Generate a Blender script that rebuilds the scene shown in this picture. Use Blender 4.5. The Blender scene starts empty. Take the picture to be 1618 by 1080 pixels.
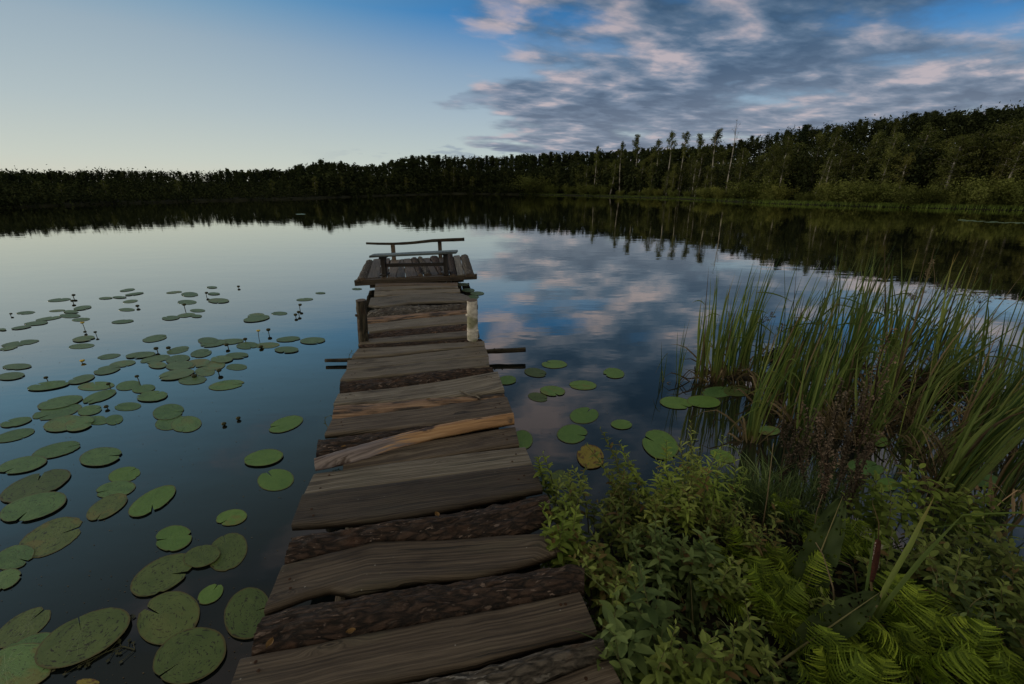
import bpy, math, random
import numpy as np
from mathutils import Vector, Matrix, noise
R = math.radians
random.seed(7)
scene = bpy.context.scene
col = scene.collection

# ---------------------------------------------------------------- camera
CAMZ, F, PITCH = 1.8, 680.0, R(19.74)
cam = bpy.data.cameras.new('camera'); camo = bpy.data.objects.new('camera', cam)
col.objects.link(camo); scene.camera = camo
camo.location = (0, 0, CAMZ); camo.rotation_euler = (R(90) - PITCH, 0, 0)
cam.sensor_width = 36; cam.lens = F / 1618 * 36; cam.clip_start = .05; cam.clip_end = 3000
scene.view_settings.view_transform = 'Standard'; scene.view_settings.look = 'None'
scene.view_settings.exposure = 0.0; scene.view_settings.gamma = 1
scene.cycles.max_bounces = 6; scene.cycles.transparent_max_bounces = 8
scene.cycles.caustics_reflective = False; scene.cycles.caustics_refractive = False

# ---------------------------------------------------------------- node helper
class NT:
    def __init__(s, tree): s.t = tree; s.n = tree.nodes; s.l = tree.links
    def _in(s, sock, v):
        if v is None: return
        if isinstance(v, bpy.types.NodeSocket): s.l.new(v, sock)
        else: sock.default_value = v
    def math(s, op, a, b=None, c=None, clamp=False):
        n = s.n.new('ShaderNodeMath'); n.operation = op; n.use_clamp = clamp
        for i, v in enumerate((a, b, c)): s._in(n.inputs[i], v)
        return n.outputs[0]
    def vmath(s, op, a, b=None, scale=None):
        n = s.n.new('ShaderNodeVectorMath'); n.operation = op
        s._in(n.inputs[0], a); s._in(n.inputs[1], b)
        if scale is not None: s._in(n.inputs['Scale'], scale)
        return n.outputs[1] if op in ('DOT_PRODUCT', 'LENGTH') else n.outputs[0]
    def xyz(s, v): n = s.n.new('ShaderNodeSeparateXYZ'); s._in(n.inputs[0], v); return n.outputs
    def comb(s, x, y, z):
        n = s.n.new('ShaderNodeCombineXYZ'); s._in(n.inputs[0], x); s._in(n.inputs[1], y); s._in(n.inputs[2], z); return n.outputs[0]
    def noise(s, v, scale, detail=4, rough=.5, dist=0.0, dims='3D', w=None):
        n = s.n.new('ShaderNodeTexNoise'); n.noise_dimensions = dims
        s._in(n.inputs['Vector'], v); n.inputs['Scale'].default_value = scale
        n.inputs['Detail'].default_value = detail; n.inputs['Roughness'].default_value = rough
        n.inputs['Distortion'].default_value = dist
        if w is not None: s._in(n.inputs['W'], w)
        return n.outputs['Fac']
    def voronoi(s, v, scale, feature='F1', rnd=1.0):
        n = s.n.new('ShaderNodeTexVoronoi'); n.feature = feature; s._in(n.inputs['Vector'], v)
        n.inputs['Scale'].default_value = scale; n.inputs['Randomness'].default_value = rnd
        return n.outputs
    def ramp(s, f, stops, interp='LINEAR'):
        n = s.n.new('ShaderNodeValToRGB'); s._in(n.inputs[0], f); e = n.color_ramp; e.interpolation = interp
        while len(e.elements) > 1: e.elements.remove(e.elements[-1])
        for i, (p, c) in enumerate(stops):
            el = e.elements[0] if i == 0 else e.elements.new(p)
            el.position = p; el.color = (*c, 1) if not isinstance(c, (int, float)) else (c, c, c, 1)
        return n.outputs[0]
    def mix(s, f, a, b, mode='MIX'):
        n = s.n.new('ShaderNodeMix'); n.data_type = 'RGBA'; n.blend_type = mode; n.clamp_factor = True
        s._in(n.inputs[0], f)
        for i, v in ((6, a), (7, b)):
            if not isinstance(v, bpy.types.NodeSocket): v = (*v, 1) if len(v) == 3 else v
            s._in(n.inputs[i], v)
        return n.outputs[2]
    def smooth(s, v, lo, hi, a=0.0, b=1.0):
        n = s.n.new('ShaderNodeMapRange'); n.interpolation_type = 'SMOOTHSTEP'
        s._in(n.inputs[0], v)
        for i, q in zip((1, 2, 3, 4), (lo, hi, a, b)): n.inputs[i].default_value = q
        return n.outputs[0]
    def lin(s, v, lo, hi, a=0.0, b=1.0):
        n = s.n.new('ShaderNodeMapRange'); s._in(n.inputs[0], v)
        for i, q in zip((1, 2, 3, 4), (lo, hi, a, b)): n.inputs[i].default_value = q
        return n.outputs[0]

# ---------------------------------------------------------------- world: dusk sky with cloud field
SUN_AZ, SUN_EL = R(-80), R(2.5)      # measured from +Y, clockwise positive
world = bpy.data.worlds.new('World'); scene.world = world; world.use_nodes = True
w = NT(world.node_tree); w.n.clear()
out = w.n.new('ShaderNodeOutputWorld'); bg = w.n.new('ShaderNodeBackground')
w.l.new(bg.outputs[0], out.inputs[0])
sky = w.n.new('ShaderNodeTexSky'); sky.sky_type = 'NISHITA'; sky.sun_disc = False
sky.sun_elevation = SUN_EL; sky.sun_rotation = SUN_AZ
sky.altitude = 100; sky.air_density = 1.0; sky.dust_density = 1.0; sky.ozone_density = 3.0
tc = w.n.new('ShaderNodeTexCoord').outputs['Generated']
dx, dy, dz = w.xyz(tc)
az = w.math('ARCTAN2', dx, dy)                   # 0 = straight ahead, + = right
el = w.math('ARCSINE', w.math('MAXIMUM', dz, 0.0))
#SKYBODY
eld = w.math('MULTIPLY', el, 180 / math.pi); azd = w.math('MULTIPLY', az, 180 / math.pi)
ef = w.lin(eld, 0, 90)
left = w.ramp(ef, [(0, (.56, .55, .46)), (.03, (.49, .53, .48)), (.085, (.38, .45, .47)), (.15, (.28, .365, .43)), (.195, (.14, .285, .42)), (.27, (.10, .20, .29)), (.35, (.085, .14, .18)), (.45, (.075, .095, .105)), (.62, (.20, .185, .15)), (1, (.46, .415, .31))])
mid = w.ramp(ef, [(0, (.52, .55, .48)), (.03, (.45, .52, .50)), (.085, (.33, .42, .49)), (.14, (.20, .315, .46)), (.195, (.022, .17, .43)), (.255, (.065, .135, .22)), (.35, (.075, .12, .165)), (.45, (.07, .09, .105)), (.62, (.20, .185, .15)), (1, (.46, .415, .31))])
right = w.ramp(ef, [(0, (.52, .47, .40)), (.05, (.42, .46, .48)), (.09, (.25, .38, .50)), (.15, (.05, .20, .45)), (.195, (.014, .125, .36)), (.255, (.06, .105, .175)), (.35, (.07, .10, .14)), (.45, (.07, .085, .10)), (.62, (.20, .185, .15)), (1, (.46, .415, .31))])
base = w.mix(w.smooth(azd, -42, 8), left, mid)
base = w.mix(w.smooth(azd, 5, 45), base, right)
# unseen bright warm sky, added overhead and behind the viewer to light the scene
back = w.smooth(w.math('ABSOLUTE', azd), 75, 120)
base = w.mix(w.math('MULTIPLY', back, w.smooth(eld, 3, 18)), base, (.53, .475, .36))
# clouds laid on a plane high above the ground
den = w.math('ADD', w.math('MAXIMUM', dz, 0), .09)
pu = w.math('DIVIDE', dx, den); pv = w.math('DIVIDE', dy, den)
P = w.comb(pu, w.math('MULTIPLY', pv, 1.0), 0.0)
rot = w.n.new('ShaderNodeVectorRotate'); rot.rotation_type = 'Z_AXIS'; w.l.new(P, rot.inputs[0]); rot.inputs['Angle'].default_value = R(-22)
Ps = w.vmath('MULTIPLY', rot.outputs[0], (.80, 1.20, 1))
def cloudfield(off):
    q = w.vmath('ADD', Ps, off)
    a = w.noise(q, .74, 6, .52, .15)
    b = w.noise(w.vmath('ADD', q, (7.3, 2.1, 0)), 2.9, 5, .55, .2)
    return w.math('ADD', w.math('MULTIPLY', a, .72), w.math('MULTIPLY', b, .28))
c0 = cloudfield((3.1, 1.7, 0)); c1 = cloudfield((3.1 - .16, 1.7 + .02, 0))
# where the bank of clouds lies: right of the pier, fading out just above the tree line
edge = w.math('ADD', azd, w.math('MULTIPLY', w.math('SUBTRACT', w.noise(P, 1.3, 3), .5), 26))
m_az = w.math('MAXIMUM', w.smooth(edge, -19, 6), w.math('MULTIPLY', w.smooth(edge, -22, -4), w.smooth(eld, 11, 17)))
elw = w.math('ADD', eld, w.math('MULTIPLY', w.math('SUBTRACT', w.noise(Ps, 2.2, 4), .5), 3))
m_lo = w.smooth(w.math('SUBTRACT', elw, w.smooth(azd, 12, 44, 0, 3.2)), .4, 3.0)
m_hi = w.smooth(elw, 24, 52, 1, .35)
bias = w.math('MULTIPLY', w.math('MULTIPLY', m_az, m_lo), m_hi)
wisp = w.math('MULTIPLY', w.smooth(elw, 16, 30), .58)
bias = w.math('MAXIMUM', bias, wisp)
gap = w.math('MULTIPLY', w.math('MULTIPLY', w.smooth(elw, 11, 15), w.smooth(eld, 19.5, 17.5)), w.math('MULTIPLY', w.smooth(azd, -6, 0), w.smooth(azd, 22, 8)))
dens = w.math('ADD', c0, w.math('SUBTRACT', w.lin(bias, 0, 1, -.30, .115), w.math('SUBTRACT', w.math('MULTIPLY', gap, .045), w.smooth(eld, 17, 22, 0, .05))))
alpha = w.smooth(dens, .45, .60)
light = w.math('ADD', w.math('MULTIPLY', w.math('SUBTRACT', c0, c1), 7.2), .35, clamp=True)
light = w.math('ADD', light, w.smooth(dens, .70, .50, 0, .16), clamp=True)
ccol = w.ramp(light, [(0, (.032, .072, .135)), (.36, (.075, .125, .20)), (.66, (.17, .205, .275)), (1, (.38, .335, .365))])
warm = w.smooth(eld, 16, 4)
ccol = w.mix(w.math('MULTIPLY', warm, .45), ccol, w.mix(.5, ccol, (.42, .40, .42)))
dim = w.smooth(eld, 12, 30, 1.12, .62)
ccol = w.mix(1.0, ccol, w.comb(dim, dim, dim), 'MULTIPLY')
alpha = w.math('MULTIPLY', alpha, w.smooth(eld, 62, 48))
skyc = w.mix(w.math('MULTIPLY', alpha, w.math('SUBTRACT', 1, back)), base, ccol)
# the small far clouds low over the centre
sm = w.math('MULTIPLY', w.smooth(w.noise(w.comb(w.math('MULTIPLY', azd, .10), w.math('MULTIPLY', eld, .45), 4.2), 1.0, 5, .6), .60, .68), w.math('MULTIPLY', w.smooth(eld, 12, 9), w.smooth(azd, -26, -8)))
skyc = w.mix(w.math('MULTIPLY', sm, .55), skyc, (.20, .25, .34))
# physical dusk sky adds its own glow, everything through one background
phys = w.mix(1.0, sky.outputs[0], (1, 1, 1), 'MULTIPLY')
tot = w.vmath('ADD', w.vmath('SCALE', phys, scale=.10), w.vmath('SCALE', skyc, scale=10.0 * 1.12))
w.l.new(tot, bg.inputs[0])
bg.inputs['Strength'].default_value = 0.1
# ---------------------------------------------------------------- the low sun, just out of frame to the left
sl = bpy.data.lights.new('sun', 'SUN'); slo = bpy.data.objects.new('sun', sl); col.objects.link(slo)
sl.energy = 1.2; sl.angle = R(10); sl.color = (1, .86, .66)
sd = Vector((math.sin(SUN_AZ) * math.cos(R(8)), math.cos(SUN_AZ) * math.cos(R(8)), math.sin(R(8))))
slo.rotation_euler = sd.to_track_quat('Z', 'Y').to_euler()

# ---------------------------------------------------------------- measuring helpers
CP, SP = math.cos(PITCH), math.sin(PITCH)
def ray(px, py):
    a = (px - 809) / F; b = (py - 540) / F
    return Vector((a, CP - b * SP, -SP - b * CP))
def G(px, py, z=0.0):                # where the sight line meets the level z
    d = ray(px, py); t = (z - CAMZ) / d.z
    return Vector((d.x * t, d.y * t, z))
def V(px, py, Y):                    # where it meets the upright plane at distance Y
    d = ray(px, py); t = Y / d.y
    return Vector((d.x * t, Y, CAMZ + d.z * t))

# ---------------------------------------------------------------- mesh helper
class MB:
    def __init__(s): s.v = []; s.f = []; s.uv = []; s.t = []; s.mi = []
    def add(s, vs, fs, uv=None, tint=None, mi=0):
        n = len(s.v); s.v += [tuple(q) for q in vs]
        s.f += [tuple(i + n for i in f) for f in fs]; s.mi += [mi] * len(fs)
        s.uv += list(uv) if uv is not None else [(0, 0)] * len(vs)
        if tint is None: tint = (.5, 0, 0)
        s.t += list(tint) if isinstance(tint, list) else [tint] * len(vs)
    def tube(s, pts, rad, n=7, tint=None, cap=True, mi=0, uvs=1.0):
        pts = [Vector(p) for p in pts]; vs = []; fs = []; uv = []; L = 0
        m = len(pts)
        if not isinstance(rad, (list, tuple)): rad = [rad] * m
        ref = Vector((.31, .17, .93))
        for i, p in enumerate(pts):
            d = (pts[min(i + 1, m - 1)] - pts[max(i - 1, 0)]).normalized()
            if i: L += (p - pts[i - 1]).length
            a = d.cross(ref)
            if a.length < .05: a = d.cross(Vector((1, 0, 0)))
            a.normalize(); b = d.cross(a)
            for k in range(n):
                q = 2 * math.pi * k / n
                vs.append(p + (a * math.cos(q) + b * math.sin(q)) * rad[i]); uv.append((L, q / 6.283 * rad[0] * 6.28))
        for i in range(m - 1):
            for k in range(n):
                k2 = (k + 1) % n; fs.append((i * n + k, i * n + k2, (i + 1) * n + k2, (i + 1) * n + k))
        if cap:
            fs.append(tuple(range(n - 1, -1, -1))); fs.append(tuple((m - 1) * n + k for k in range(n)))
        s.add(vs, fs, uv, tint, mi)
    def mesh(s, name, mats, org=(0, 0, 0), smooth=False):
        me = bpy.data.meshes.new(name); v = np.array(s.v, dtype=np.float32) - np.array(org, dtype=np.float32)
        me.from_pydata(v.tolist(), [], s.f)
        for m in (mats if isinstance(mats, (list, tuple)) else [mats]): me.materials.append(m)
        me.polygons.foreach_set('material_index', s.mi)
        if smooth: me.polygons.foreach_set('use_smooth', [True] * len(s.f))
        li = np.empty(len(me.loops), dtype=np.int32); me.loops.foreach_get('vertex_index', li)
        u = me.uv_layers.new(name='UVMap'); u.data.foreach_set('uv', np.array(s.uv, dtype=np.float32)[li].ravel())
        ca = me.attributes.new('tint', 'FLOAT_VECTOR', 'POINT'); ca.data.foreach_set('vector', np.array(s.t, dtype=np.float32).ravel())
        me.update(); return me
    def build(s, name, mats, parent=None, org=None, smooth=False):
        o_ = org if org is not None else (parent_loc(parent) if parent else (0, 0, 0))
        ob = bpy.data.objects.new(name, s.mesh(name, mats, o_, smooth)); col.objects.link(ob)
        if parent: ob.parent = parent
        else: ob.location = o_
        return ob
def parent_loc(p):
    l = Vector((0, 0, 0))
    while p: l = l + p.location; p = p.parent
    return l
def empty(name, loc):
    o = bpy.data.objects.new(name, None); col.objects.link(o); o.location = loc; o.empty_display_size = .1; return o
def tag(o, label=None, cat=None, group=None, kind=None):
    for k, v in (('label', label), ('category', cat), ('group', group), ('kind', kind)):
        if v: o[k] = v
    return o
def copy_tree(o, parent=None):
    c = o.copy(); col.objects.link(c); c.parent = parent
    for ch in list(o.children): copy_tree(ch, c)
    return c

# ---------------------------------------------------------------- materials
def mat(name, rough=.7, spec=.5):
    m = bpy.data.materials.new(name); m.use_nodes = True
    n = NT(m.node_tree); b = m.node_tree.nodes['Principled BSDF']
    b.inputs['Roughness'].default_value = rough; b.inputs['Specular IOR Level'].default_value = spec
    return m, n, b
def bump(n, b, h, strength=.5, dist=.01):
    q = n.n.new('ShaderNodeBump'); n.l.new(h, q.inputs['Height']); q.inputs['Strength'].default_value = strength
    q.inputs['Distance'].default_value = dist; n.l.new(q.outputs[0], b.inputs['Normal'])
def uvn(n): return n.n.new('ShaderNodeTexCoord').outputs['UV']
def objn(n): return n.n.new('ShaderNodeTexCoord').outputs['Object']
def rnd(n): return n.n.new('ShaderNodeObjectInfo').outputs['Random']
def attr(n, name='tint'):
    a = n.n.new('ShaderNodeAttribute'); a.attribute_name = name; return n.xyz(a.outputs['Vector'])

def board_mat(name, lo, mid_, hi, seedoff=0.0, moss=.25, rough=.62):
    m, n, b = mat(name, rough, .35)
    uv = n.xyz(uvn(n)); r = n.math('MULTIPLY', rnd(n), 37.0)
    u = n.math('ADD', uv[0], r); v = uv[1]
    kp = n.comb(n.math('MULTIPLY', u, 2.3), n.math('MULTIPLY', v, 9.0), r)
    kd = n.voronoi(kp, 1.0)['Distance']
    knot = n.smooth(kd, .34, .04)
    wob = n.noise(n.comb(n.math('MULTIPLY', u, 1.3), n.math('MULTIPLY', v, 3.0), r), 1.0, 3, .5)
    vv = n.math('ADD', n.math('ADD', n.math('MULTIPLY', v, 1.0), n.math('MULTIPLY', wob, .05)), n.math('MULTIPLY', knot, .030))
    grain = n.noise(n.comb(n.math('MULTIPLY', u, 1.5), n.math('MULTIPLY', vv, 85), r), 1.0, 5, .62)
    fine = n.noise(n.comb(n.math('MULTIPLY', u, 9), n.math('MULTIPLY', vv, 420), r), 1.0, 3, .6)
    ring = n.math('SINE', n.math('MULTIPLY', vv, 430))
    g = n.math('ADD', n.math('MULTIPLY', grain, .66), n.math('ADD', n.math('MULTIPLY', fine, .30), n.math('MULTIPLY', ring, .03)))
    c = n.ramp(g, [(.34, lo), (.47, mid_), (.62, hi)])
    st = n.noise(n.comb(n.math('MULTIPLY', u, 2.2), n.math('MULTIPLY', v, 6), r), 1.0, 5, .6)
    c = n.mix(n.smooth(st, .50, .74), c, n.mix(1.0, c, (.36, .31, .27), 'MULTIPLY'))
    c = n.mix(n.math('MULTIPLY', n.smooth(st, .48, .28), moss), c, n.mix(.5, c, (.075, .08, .045)))
    kr = n.smooth(n.math('ABSOLUTE', n.math('SUBTRACT', kd, .085)), .022, .004)
    c = n.mix(n.math('MULTIPLY', n.math('MAXIMUM', n.smooth(kd, .05, .025), n.math('MULTIPLY', kr, .8)), .85), c, (.012, .008, .006))
    crack = n.smooth(n.noise(n.comb(n.math('MULTIPLY', u, 1.1), n.math('MULTIPLY', vv, 60), n.math('ADD', r, 5)), 1.0, 2, .4), .665, .70)
    c = n.mix(n.math('MULTIPLY', crack, .8), c, (.012, .01, .008))
    speck = n.smooth(n.voronoi(n.comb(n.math('MULTIPLY', u, 14), n.math('MULTIPLY', v, 14), r), 1.0)['Distance'], .055, .03)
    c = n.mix(n.math('MULTIPLY', speck, .6), c, (.28, .27, .25))
    tw = n.lin(rnd(n), 0, 1, .72, 1.22)
    c = n.mix(1.0, c, n.comb(tw, tw, tw), 'MULTIPLY')
    n.l.new(c, b.inputs['Base Color'])
    h = n.math('SUBTRACT', n.math('ADD', n.math('MULTIPLY', grain, 1.0), n.math('MULTIPLY', fine, .35)), n.math('MULTIPLY', crack, 1.2))
    bump(n, b, h, .8, .006)
    return m
def bark_mat(name, dark, brown, flake, flake_amt=.62, sx=12., sy=48.):
    m, n, b = mat(name, .75, .3)
    uv = n.xyz(uvn(n)); r = n.math('MULTIPLY', rnd(n), 23.0)
    u = n.math('ADD', uv[0], r); v = uv[1]
    p = n.comb(n.math('MULTIPLY', u, sx), n.math('MULTIPLY', v, sy), r)
    wv = n.vmath('ADD', p, n.vmath('SCALE', n.comb(n.noise(p, .8, 3), n.noise(n.vmath('ADD', p, (9, 4, 1)), .8, 3), 0.0), scale=1.6))
    vo = n.voronoi(wv, 1.0, 'DISTANCE_TO_EDGE')['Distance']
    ns = n.noise(p, 1.9, 6, .65, .4)
    big = n.noise(n.comb(n.math('MULTIPLY', u, 3), n.math('MULTIPLY', v, 5), r), 1.0, 4)
    c = n.ramp(n.math('ADD', n.math('MULTIPLY', ns, .75), n.math('MULTIPLY', n.smooth(vo, 0, .25), .28)), [(.32, dark), (.58, brown), (.80, tuple(q * 1.7 for q in brown))])
    fl = n.math('MULTIPLY', n.smooth(n.noise(n.comb(n.math('MULTIPLY', u, 22), n.math('MULTIPLY', v, 75), r), 1.0, 3, .55), flake_amt, flake_amt + .06), n.smooth(big, .40, .58))
    c = n.mix(fl, c, flake)
    red = n.smooth(n.noise(n.comb(n.math('MULTIPLY', u, 5), n.math('MULTIPLY', v, 10), n.math('ADD', r, 8)), 1.0, 3), .58, .72)
    c = n.mix(n.math('MULTIPLY', red, .45), c, (.10, .048, .028))
    n.l.new(c, b.inputs['Base Color'])
    h = n.math('ADD', n.math('MULTIPLY', n.smooth(vo, 0, .3), .6), n.math('MULTIPLY', ns, .9))
    fi = n.noise(n.comb(n.math('MULTIPLY', u, 14), n.math('MULTIPLY', v, 130), r), 1.0, 4, .65)
    h = n.math('ADD', h, n.math('MULTIPLY', fi, .7))
    bump(n, b, h, 1.0, .014)
    return m
M = {}
M['board'] = board_mat('weathered board', (.024, .017, .012), (.084, .062, .045), (.175, .140, .106))
M['board_dark'] = board_mat('damp dark board', (.015, .010, .007), (.052, .038, .027), (.112, .087, .063), moss=.5)
M['board_grey'] = board_mat('grey board', (.045, .036, .028), (.140, .120, .095), (.26, .235, .20), moss=.35)
M['board_far'] = board_mat('sun bleached board', (.048, .038, .029), (.150, .124, .095), (.275, .245, .20), moss=.3)
M['board_brown'] = board_mat('brown board', (.030, .020, .013), (.085, .058, .038), (.17, .125, .085))
M['bench_wood'] = board_mat('bluish grey bench wood', (.03, .04, .045), (.085, .11, .12), (.17, .20, .21), moss=0, rough=.42)
M['bench_leg'] = board_mat('dark bench wood', (.008, .006, .005), (.022, .017, .014), (.04, .032, .027), moss=0)
M['bark'] = bark_mat('pine bark', (.006, .004, .0035), (.044, .027, .020), (.17, .125, .105), .60)
M['bark_grey'] = bark_mat('grey bark', (.020, .017, .014), (.085, .072, .060), (.26, .24, .22), .56)
M['bark_red'] = bark_mat('reddish bark', (.010, .007, .0065), (.052, .032, .025), (.22, .13, .09), .60)
M['log'] = bark_mat('wet pole bark', (.012, .010, .007), (.055, .045, .030), (.14, .12, .09), .68, 4, 20)
M['peeled_orange'] = None
def peeled():
    m, n, b = mat('peeled log', .5, .4)
    uv = n.xyz(uvn(n)); u, v = uv[0], uv[1]
    g = n.noise(n.comb(n.math('MULTIPLY', u, 2.2), n.math('MULTIPLY', v, 60), 3.0), 1.0, 5, .6)
    big = n.noise(n.comb(n.math('MULTIPLY', u, 5), n.math('MULTIPLY', v, 12), 1.0), 1.0, 4, .6)
    c = n.ramp(g, [(.30, (.12, .06, .025)), (.5, (.30, .165, .075)), (.70, (.44, .28, .15))])
    grey = n.ramp(g, [(.30, (.055, .040, .038)), (.5, (.17, .135, .13)), (.72, (.30, .25, .24))])
    t = n.smooth(n.math('ADD', u, n.math('ADD', n.math('MULTIPLY', n.math('SUBTRACT', big, .5), .6), n.math('MULTIPLY', n.math('SUBTRACT', g, .5), 1.6))), .42, .60)
    c = n.mix(t, grey, c)
    c = n.mix(n.smooth(big, .56, .66), c, (.04, .022, .015))
    n.l.new(c, b.inputs['Base Color']); bump(n, b, g, .6, .006)
    return m
M['peeled_orange'] = peeled()
def tan_split():
    m, n, b = mat('split tan wood', .6, .3)
    uv = n.xyz(uvn(n)); u, v = uv[0], uv[1]
    g = n.noise(n.comb(n.math('MULTIPLY', u, 2.6), n.math('MULTIPLY', v, 55), 9.0), 1.0, 5, .65)
    big = n.noise(n.comb(n.math('MULTIPLY', u, 4), n.math('MULTIPLY', v, 14), 2.0), 1.0, 4, .6)
    c = n.ramp(g, [(.30, (.05, .028, .018)), (.5, (.19, .115, .07)), (.70, (.36, .25, .17))])
    c = n.mix(n.smooth(big, .44, .60), c, n.ramp(g, [(.3, (.010, .008, .007)), (.7, (.05, .036, .028))]))
    n.l.new(c, b.inputs['Base Color']); bump(n, b, g, .8, .01)
    return m
M['split'] = tan_split()

def birch_mat():
    m, n, b = mat('birch bark', .65, .3)
    uv = n.xyz(uvn(n)); p = n.comb(n.math('MULTIPLY', uv[0], 9), n.math('MULTIPLY', uv[1], 5), 0.0)
    ns = n.noise(p, 3.0, 4, .6); big = n.noise(p, .9, 4, .6, .8)
    c = n.ramp(ns, [(.3, (.36, .33, .29)), (.6, (.62, .58, .52))])
    lent = n.smooth(n.noise(n.comb(n.math('MULTIPLY', uv[0], 90), n.math('MULTIPLY', uv[1], 14), 3.0), 1.0, 2), .64, .69)
    c = n.mix(n.math('MULTIPLY', lent, .7), c, (.06, .05, .04))
    c = n.mix(n.smooth(big, .60, .68), c, (.025, .022, .018))
    c = n.mix(n.math('MULTIPLY', n.smooth(n.noise(p, .6, 3), .48, .60), .75), c, (.13, .14, .05))
    n.l.new(c, b.inputs['Base Color']); bump(n, b, n.math('ADD', ns, lent), .4, .004)
    return m
M['birch'] = birch_mat()

def leafy(name, dark, light, brown=(.12, .07, .03), trans=.35, rough=.68, spec=.18):
    m = bpy.data.materials.new(name); m.use_nodes = True; n = NT(m.node_tree)
    b = m.node_tree.nodes['Principled BSDF']; o = m.node_tree.nodes['Material Output']
    t = attr(n); pos = objn(n)
    k = n.math('ADD', n.math('MULTIPLY', t[0], .8), n.math('MULTIPLY', n.noise(pos, 9.0, 3), .2))
    c = n.ramp(k, [(.1, dark), (.9, light)])
    c = n.mix(t[2], c, brown)
    ov = n.lin(rnd(n), 0, 1, .62, 1.25); c = n.mix(1.0, c, n.comb(n.math('ADD', ov, n.lin(rnd(n), .8, 1, 0, .15)), ov, ov), 'MULTIPLY')
    b.inputs['Roughness'].default_value = rough; b.inputs['Specular IOR Level'].default_value = spec
    n.l.new(c, b.inputs['Base Color'])
    tr = n.n.new('ShaderNodeBsdfTranslucent'); n.l.new(n.mix(1.0, c, (1.0, 1.15, .5), 'MULTIPLY'), tr.inputs[0])
    mx = n.n.new('ShaderNodeMixShader'); mx.inputs[0].default_value = trans
    n.l.new(b.outputs[0], mx.inputs[1]); n.l.new(tr.outputs[0], mx.inputs[2]); n.l.new(mx.outputs[0], o.inputs[0])
    return m
M['reed'] = leafy('reed leaf', (.042, .085, .028), (.25, .31, .095), (.27, .175, .075), .35, .45)
M['sedge'] = leafy('sedge leaf', (.05, .09, .018), (.17, .23, .05), (.20, .14, .06), .35)
M['dead'] = leafy('dead reed leaf', (0.058, 0.042, 0.026), (0.260, 0.202, 0.124), trans=.15, rough=.8)
M['dead_dock'] = leafy('dead dock seeds', (.034, .027, .019), (.125, .098, .070), trans=.1, rough=.85)
M['shrub'] = leafy('shrub leaf', (.055, .086, .018), (.26, .315, .085), (.16, .10, .045), .4)
M['shrub_bright'] = leafy('fresh shrub leaf', (.09, .145, .025), (.31, .39, .085), (.16, .10, .04), .45)
M['shrub_blue'] = leafy('blue green shrub leaf', (.045, .078, .026), (.175, .235, .082), (.13, .08, .04), .35)
M['fern'] = leafy('fern frond', (.045, .082, .011), (.255, .34, .038), (.14, .09, .02), .45)
M['dock'] = leafy('dock leaf', (.014, .026, .007), (.040, .060, .016), (.05, .03, .01), .25)
M['grass'] = leafy('grass blade', (.050, .090, .040), (.18, .245, .105), (.26, .20, .12), .35)
M['stem'] = leafy('green stem', (.06, .06, .025), (.14, .13, .06), trans=.1)
M['twig'] = leafy('brown twig', (.02, .014, .010), (.07, .048, .032), trans=.05, rough=.9)
M['pine_leaf'] = leafy('pine needles', (.018, .030, .012), (.066, .084, .032), trans=.1, rough=.8, spec=.1)
M['spruce_leaf'] = leafy('spruce needles', (.008, .015, .008), (.026, .042, .020), trans=.1, rough=.8, spec=.1)
M['birch_leaf'] = leafy('birch leaves', (.052, .064, .020), (.165, .178, .055), trans=.35, rough=.7, spec=.1)
M['willow_leaf'] = leafy('willow leaves', (.060, .076, .020), (.165, .185, .052), trans=.3, rough=.7, spec=.1)
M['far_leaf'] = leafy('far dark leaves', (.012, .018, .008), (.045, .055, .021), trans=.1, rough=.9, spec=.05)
def plain(name, c1, c2, scale=6.0, rough=.85, bs=.5, bd=.02, spec=.2):
    m, n, b = mat(name, rough, spec); p = objn(n)
    a = n.noise(p, scale, 6, .6, .3); c = n.ramp(a, [(.3, c1), (.7, c2)])
    n.l.new(c, b.inputs['Base Color']); bump(n, b, a, bs, bd); return m
M['tree_bark'] = plain('tree bark', (.030, .022, .016), (.085, .062, .045))
M['soil'] = plain('wet peat', (.006, .005, .004), (.022, .018, .013), 9)
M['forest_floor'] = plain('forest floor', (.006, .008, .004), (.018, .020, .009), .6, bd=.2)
M['lake_bed'] = plain('lake bed', (.005, .005, .004), (.012, .011, .008), 2)
def birch_far():
    m, n, b = mat('far birch trunk', .8, .1); p = n.xyz(objn(n))
    a = n.noise(n.comb(n.math('MULTIPLY', p[0], 1), n.math('MULTIPLY', p[1], 1), n.math('MULTIPLY', p[2], 3.5)), 2.0, 3, .6)
    n.l.new(n.ramp(a, [(.40, (.05, .045, .04)), (.56, (.34, .32, .28))]), b.inputs['Base Color']); return m
M['birch_far'] = birch_far()

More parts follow.
